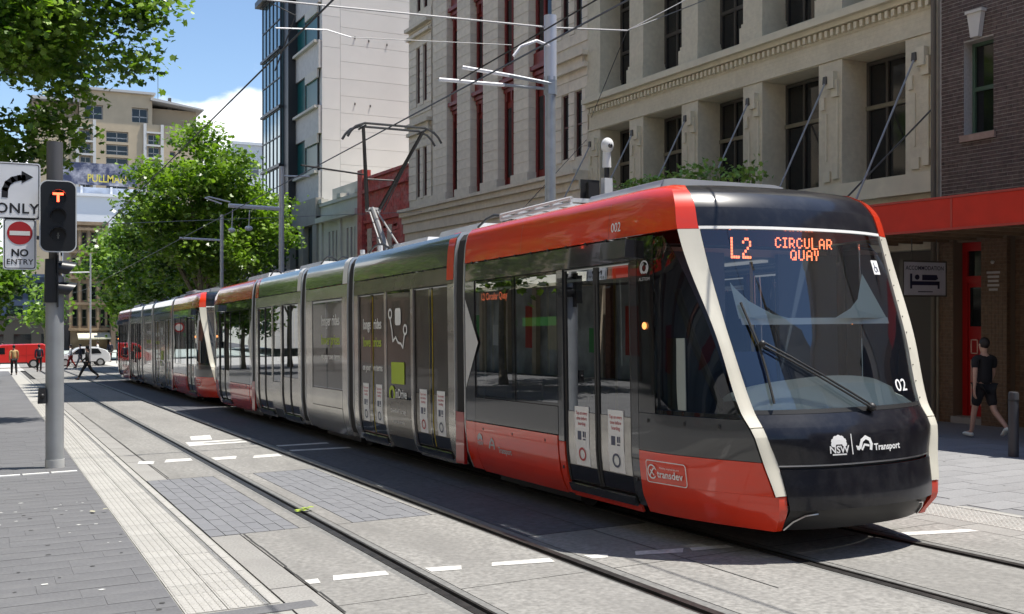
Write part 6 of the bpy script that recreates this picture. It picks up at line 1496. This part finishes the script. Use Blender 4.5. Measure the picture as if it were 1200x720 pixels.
# ------------------------------------------------------------------ vehicles on the cross street (side view, nose to the left)
tyre = mat('tyre', (.02, .02, .02), .8); vred = mat('van_red', (.60, .02, .015), .3, coat=.8, noise=(2, .03)); vwh = mat('car_white', (.72, .73, .74), .3, coat=.8); trimk = mat('trim_black', (.02, .02, .022), .5)
def vehicle(name, label, cat, x, y, L, Wd, prof, wins, m, wheels, rw, extra=None, z=None):
    """prof: outline (x from nose, z); lofted across with rounded sides"""
    t = thing(name, label, cat, (x, y, G(y) if z is None else z))
    g = MB(); g.sm = True; n = len(prof); zc = max(p[1] for p in prof)
    for (w, s) in ((-Wd/2, .0), (-Wd/2+.0, 0), (Wd/2, 0)): pass
    sl_ = [(-Wd/2, .07), (-Wd/2+.06, .0), (Wd/2-.06, .0), (Wd/2, .07)]
    cx = L/2; cz_ = zc*.5
    for (w, ins_) in sl_:
        for (a, b) in prof:
            tum = max(0, (b-zc*.5))/zc*.34; ww = w*(1-tum*.35)
            g.v.append((a+(cx-a)*ins_*.35, ww, b+(cz_-b)*ins_*.5))
    for k in range(3):
        for i in range(n): j = (i+1) % n; g.f.append((k*n+i, k*n+j, (k+1)*n+j, (k+1)*n+i))
    g.f.append(tuple(range(n))); g.f.append(tuple(range(3*n, 4*n))[::-1]); bo = g.build('body', m, t)
    for nm, pts, mm in wins:
        for s in (-1, 1):
            q = MB(); P = []
            for (a, b) in pts: tum = max(0, (b-zc*.5))/zc*.34; P.append((a, s*(Wd/2*(1-tum*.35)+.006), b))
            q.quad(*P); q.quad(*[(p[0], p[1]-s*.05, p[2]) for p in P][::-1]); q.build(nm, mm, t)
    for wx in wheels:
        for s in (-1, 1):
            w = part('wheel', t); w.location = (wx, s*(Wd/2-.11), rw); q = MB(); k = 20
            ou = [(rw*math.cos(2*math.pi*i/k), rw*math.sin(2*math.pi*i/k)) for i in range(k)]; q.prism(ou, 'y', -.1, .12 if s > 0 else .1) if s > 0 else q.prism(ou, 'y', -.12, .1); q.build('tyre', tyre, w)
            q = MB(); q.prism([(p*.62, r*.62) for p, r in ou], 'y', .1*s, .128*s)
            q.build('rim', alu, w)
            q = MB(); q.prism([(p*1.2, r*1.2) for p, r in ou], 'y', -.02*s, .095*s); q.build('wheel_arch', trimk, w)
    return t
vp = [(0, .35), (0, .75), (.08, .95), (.42, 1.05), (.95, 1.62), (1.25, 1.74), (4.0, 1.78), (4.16, 1.7), (4.25, 1.0), (4.25, .38)]
vn = vehicle('delivery_van', 'red panel van driving left across the end of the street', 'van', -.3, 84.5, 4.25, 1.9, vp, [('side_window', [(.72, 1.06), (1.45, 1.06), (1.45, 1.54), (1.1, 1.54)], pane_dark), ('panel_line', [(1.7, .95), (4.1, .95), (4.1, .99), (1.7, .99)], redd), ('panel_line', [(1.58, .4), (1.61, .4), (1.61, 1.62), (1.58, 1.62)], redd), ('panel_line', [(2.85, .45), (2.88, .45), (2.88, 1.62), (2.85, 1.62)], redd), ('sill', [(1.1, .35), (2.95, .35), (2.95, .45), (1.1, .45)], trimk)], vred, (.75, 3.35), .33)
q = MB(); q.quad((.45, -.8, 1.08), (.45, .8, 1.08), (.93, .75, 1.6), (.93, -.75, 1.6)); q.v = [(v[0]-.02, v[1], v[2]+.01) for v in q.v]; q.build('windscreen', pane_dark, vn)
q = MB(); q.box(-.03, .1, -.85, .85, .3, .55, .02); q.build('bumper', trimk, vn)
cp = [(0, .32), (0, .62), (.1, .8), (.95, .92), (1.55, 1.38), (1.9, 1.48), (3.0, 1.46), (3.65, 1.25), (3.95, .95), (4.0, .6), (3.97, .34)]
vc = vehicle('hatchback_car', 'small white hatchback facing left behind the crossing people', 'car', 4.55, 86, 4.0, 1.75, cp, [('side_window', [(1.2, .95), (2.15, .95), (2.15, 1.36), (1.7, 1.36)], pane_dark), ('side_window', [(2.22, .95), (3.35, .98), (3.1, 1.34), (2.22, 1.36)], pane_dark), ('sill', [(1.0, .3), (3.0, .3), (3.0, .38), (1.0, .38)], trimk)], vwh, (.75, 3.25), .31)
q = MB(); q.box(3.9, 4.02, -.6, -.4, .75, .95); q.build('tail_lamp', redd, vc)
# bicycles and a low barrier at the far footpath
t = thing('street_barrier', 'low white and dark barrier along the far footpath', 'barrier', (9.5, 90, G(90)))
g = MB()
for k in range(7): g.tube([(-3+k, 0, 0), (-3+k, 0, .9)], .03, 6)
g.tube([(-3, 0, .9), (3, 0, .9)], .03, 6); g.tube([(-3, 0, .5), (3, 0, .5)], .02, 6); g.build('railing', frame_dk, t)
t = thing('no_entry_sign', 'small red ringed white disc sign on a post at the left edge', 'road sign', (-.15, 70, G(70)))
g = MB(); g.tube([(0, 0, 0), (0, 0, 3.0)], .03, 6); g.build('post', pole_g, t)
g = MB(); n = 20; g.prism([(.34*math.cos(2*math.pi*i/n), 2.75+.34*math.sin(2*math.pi*i/n)) for i in range(n)], 'y', -.05, -.02); g.build('disc', white_p, t); flat_shape(ring(0, 2.75, .24, .34), sred, lambda x, z: (x, -.055, z), t, 'red_ring')
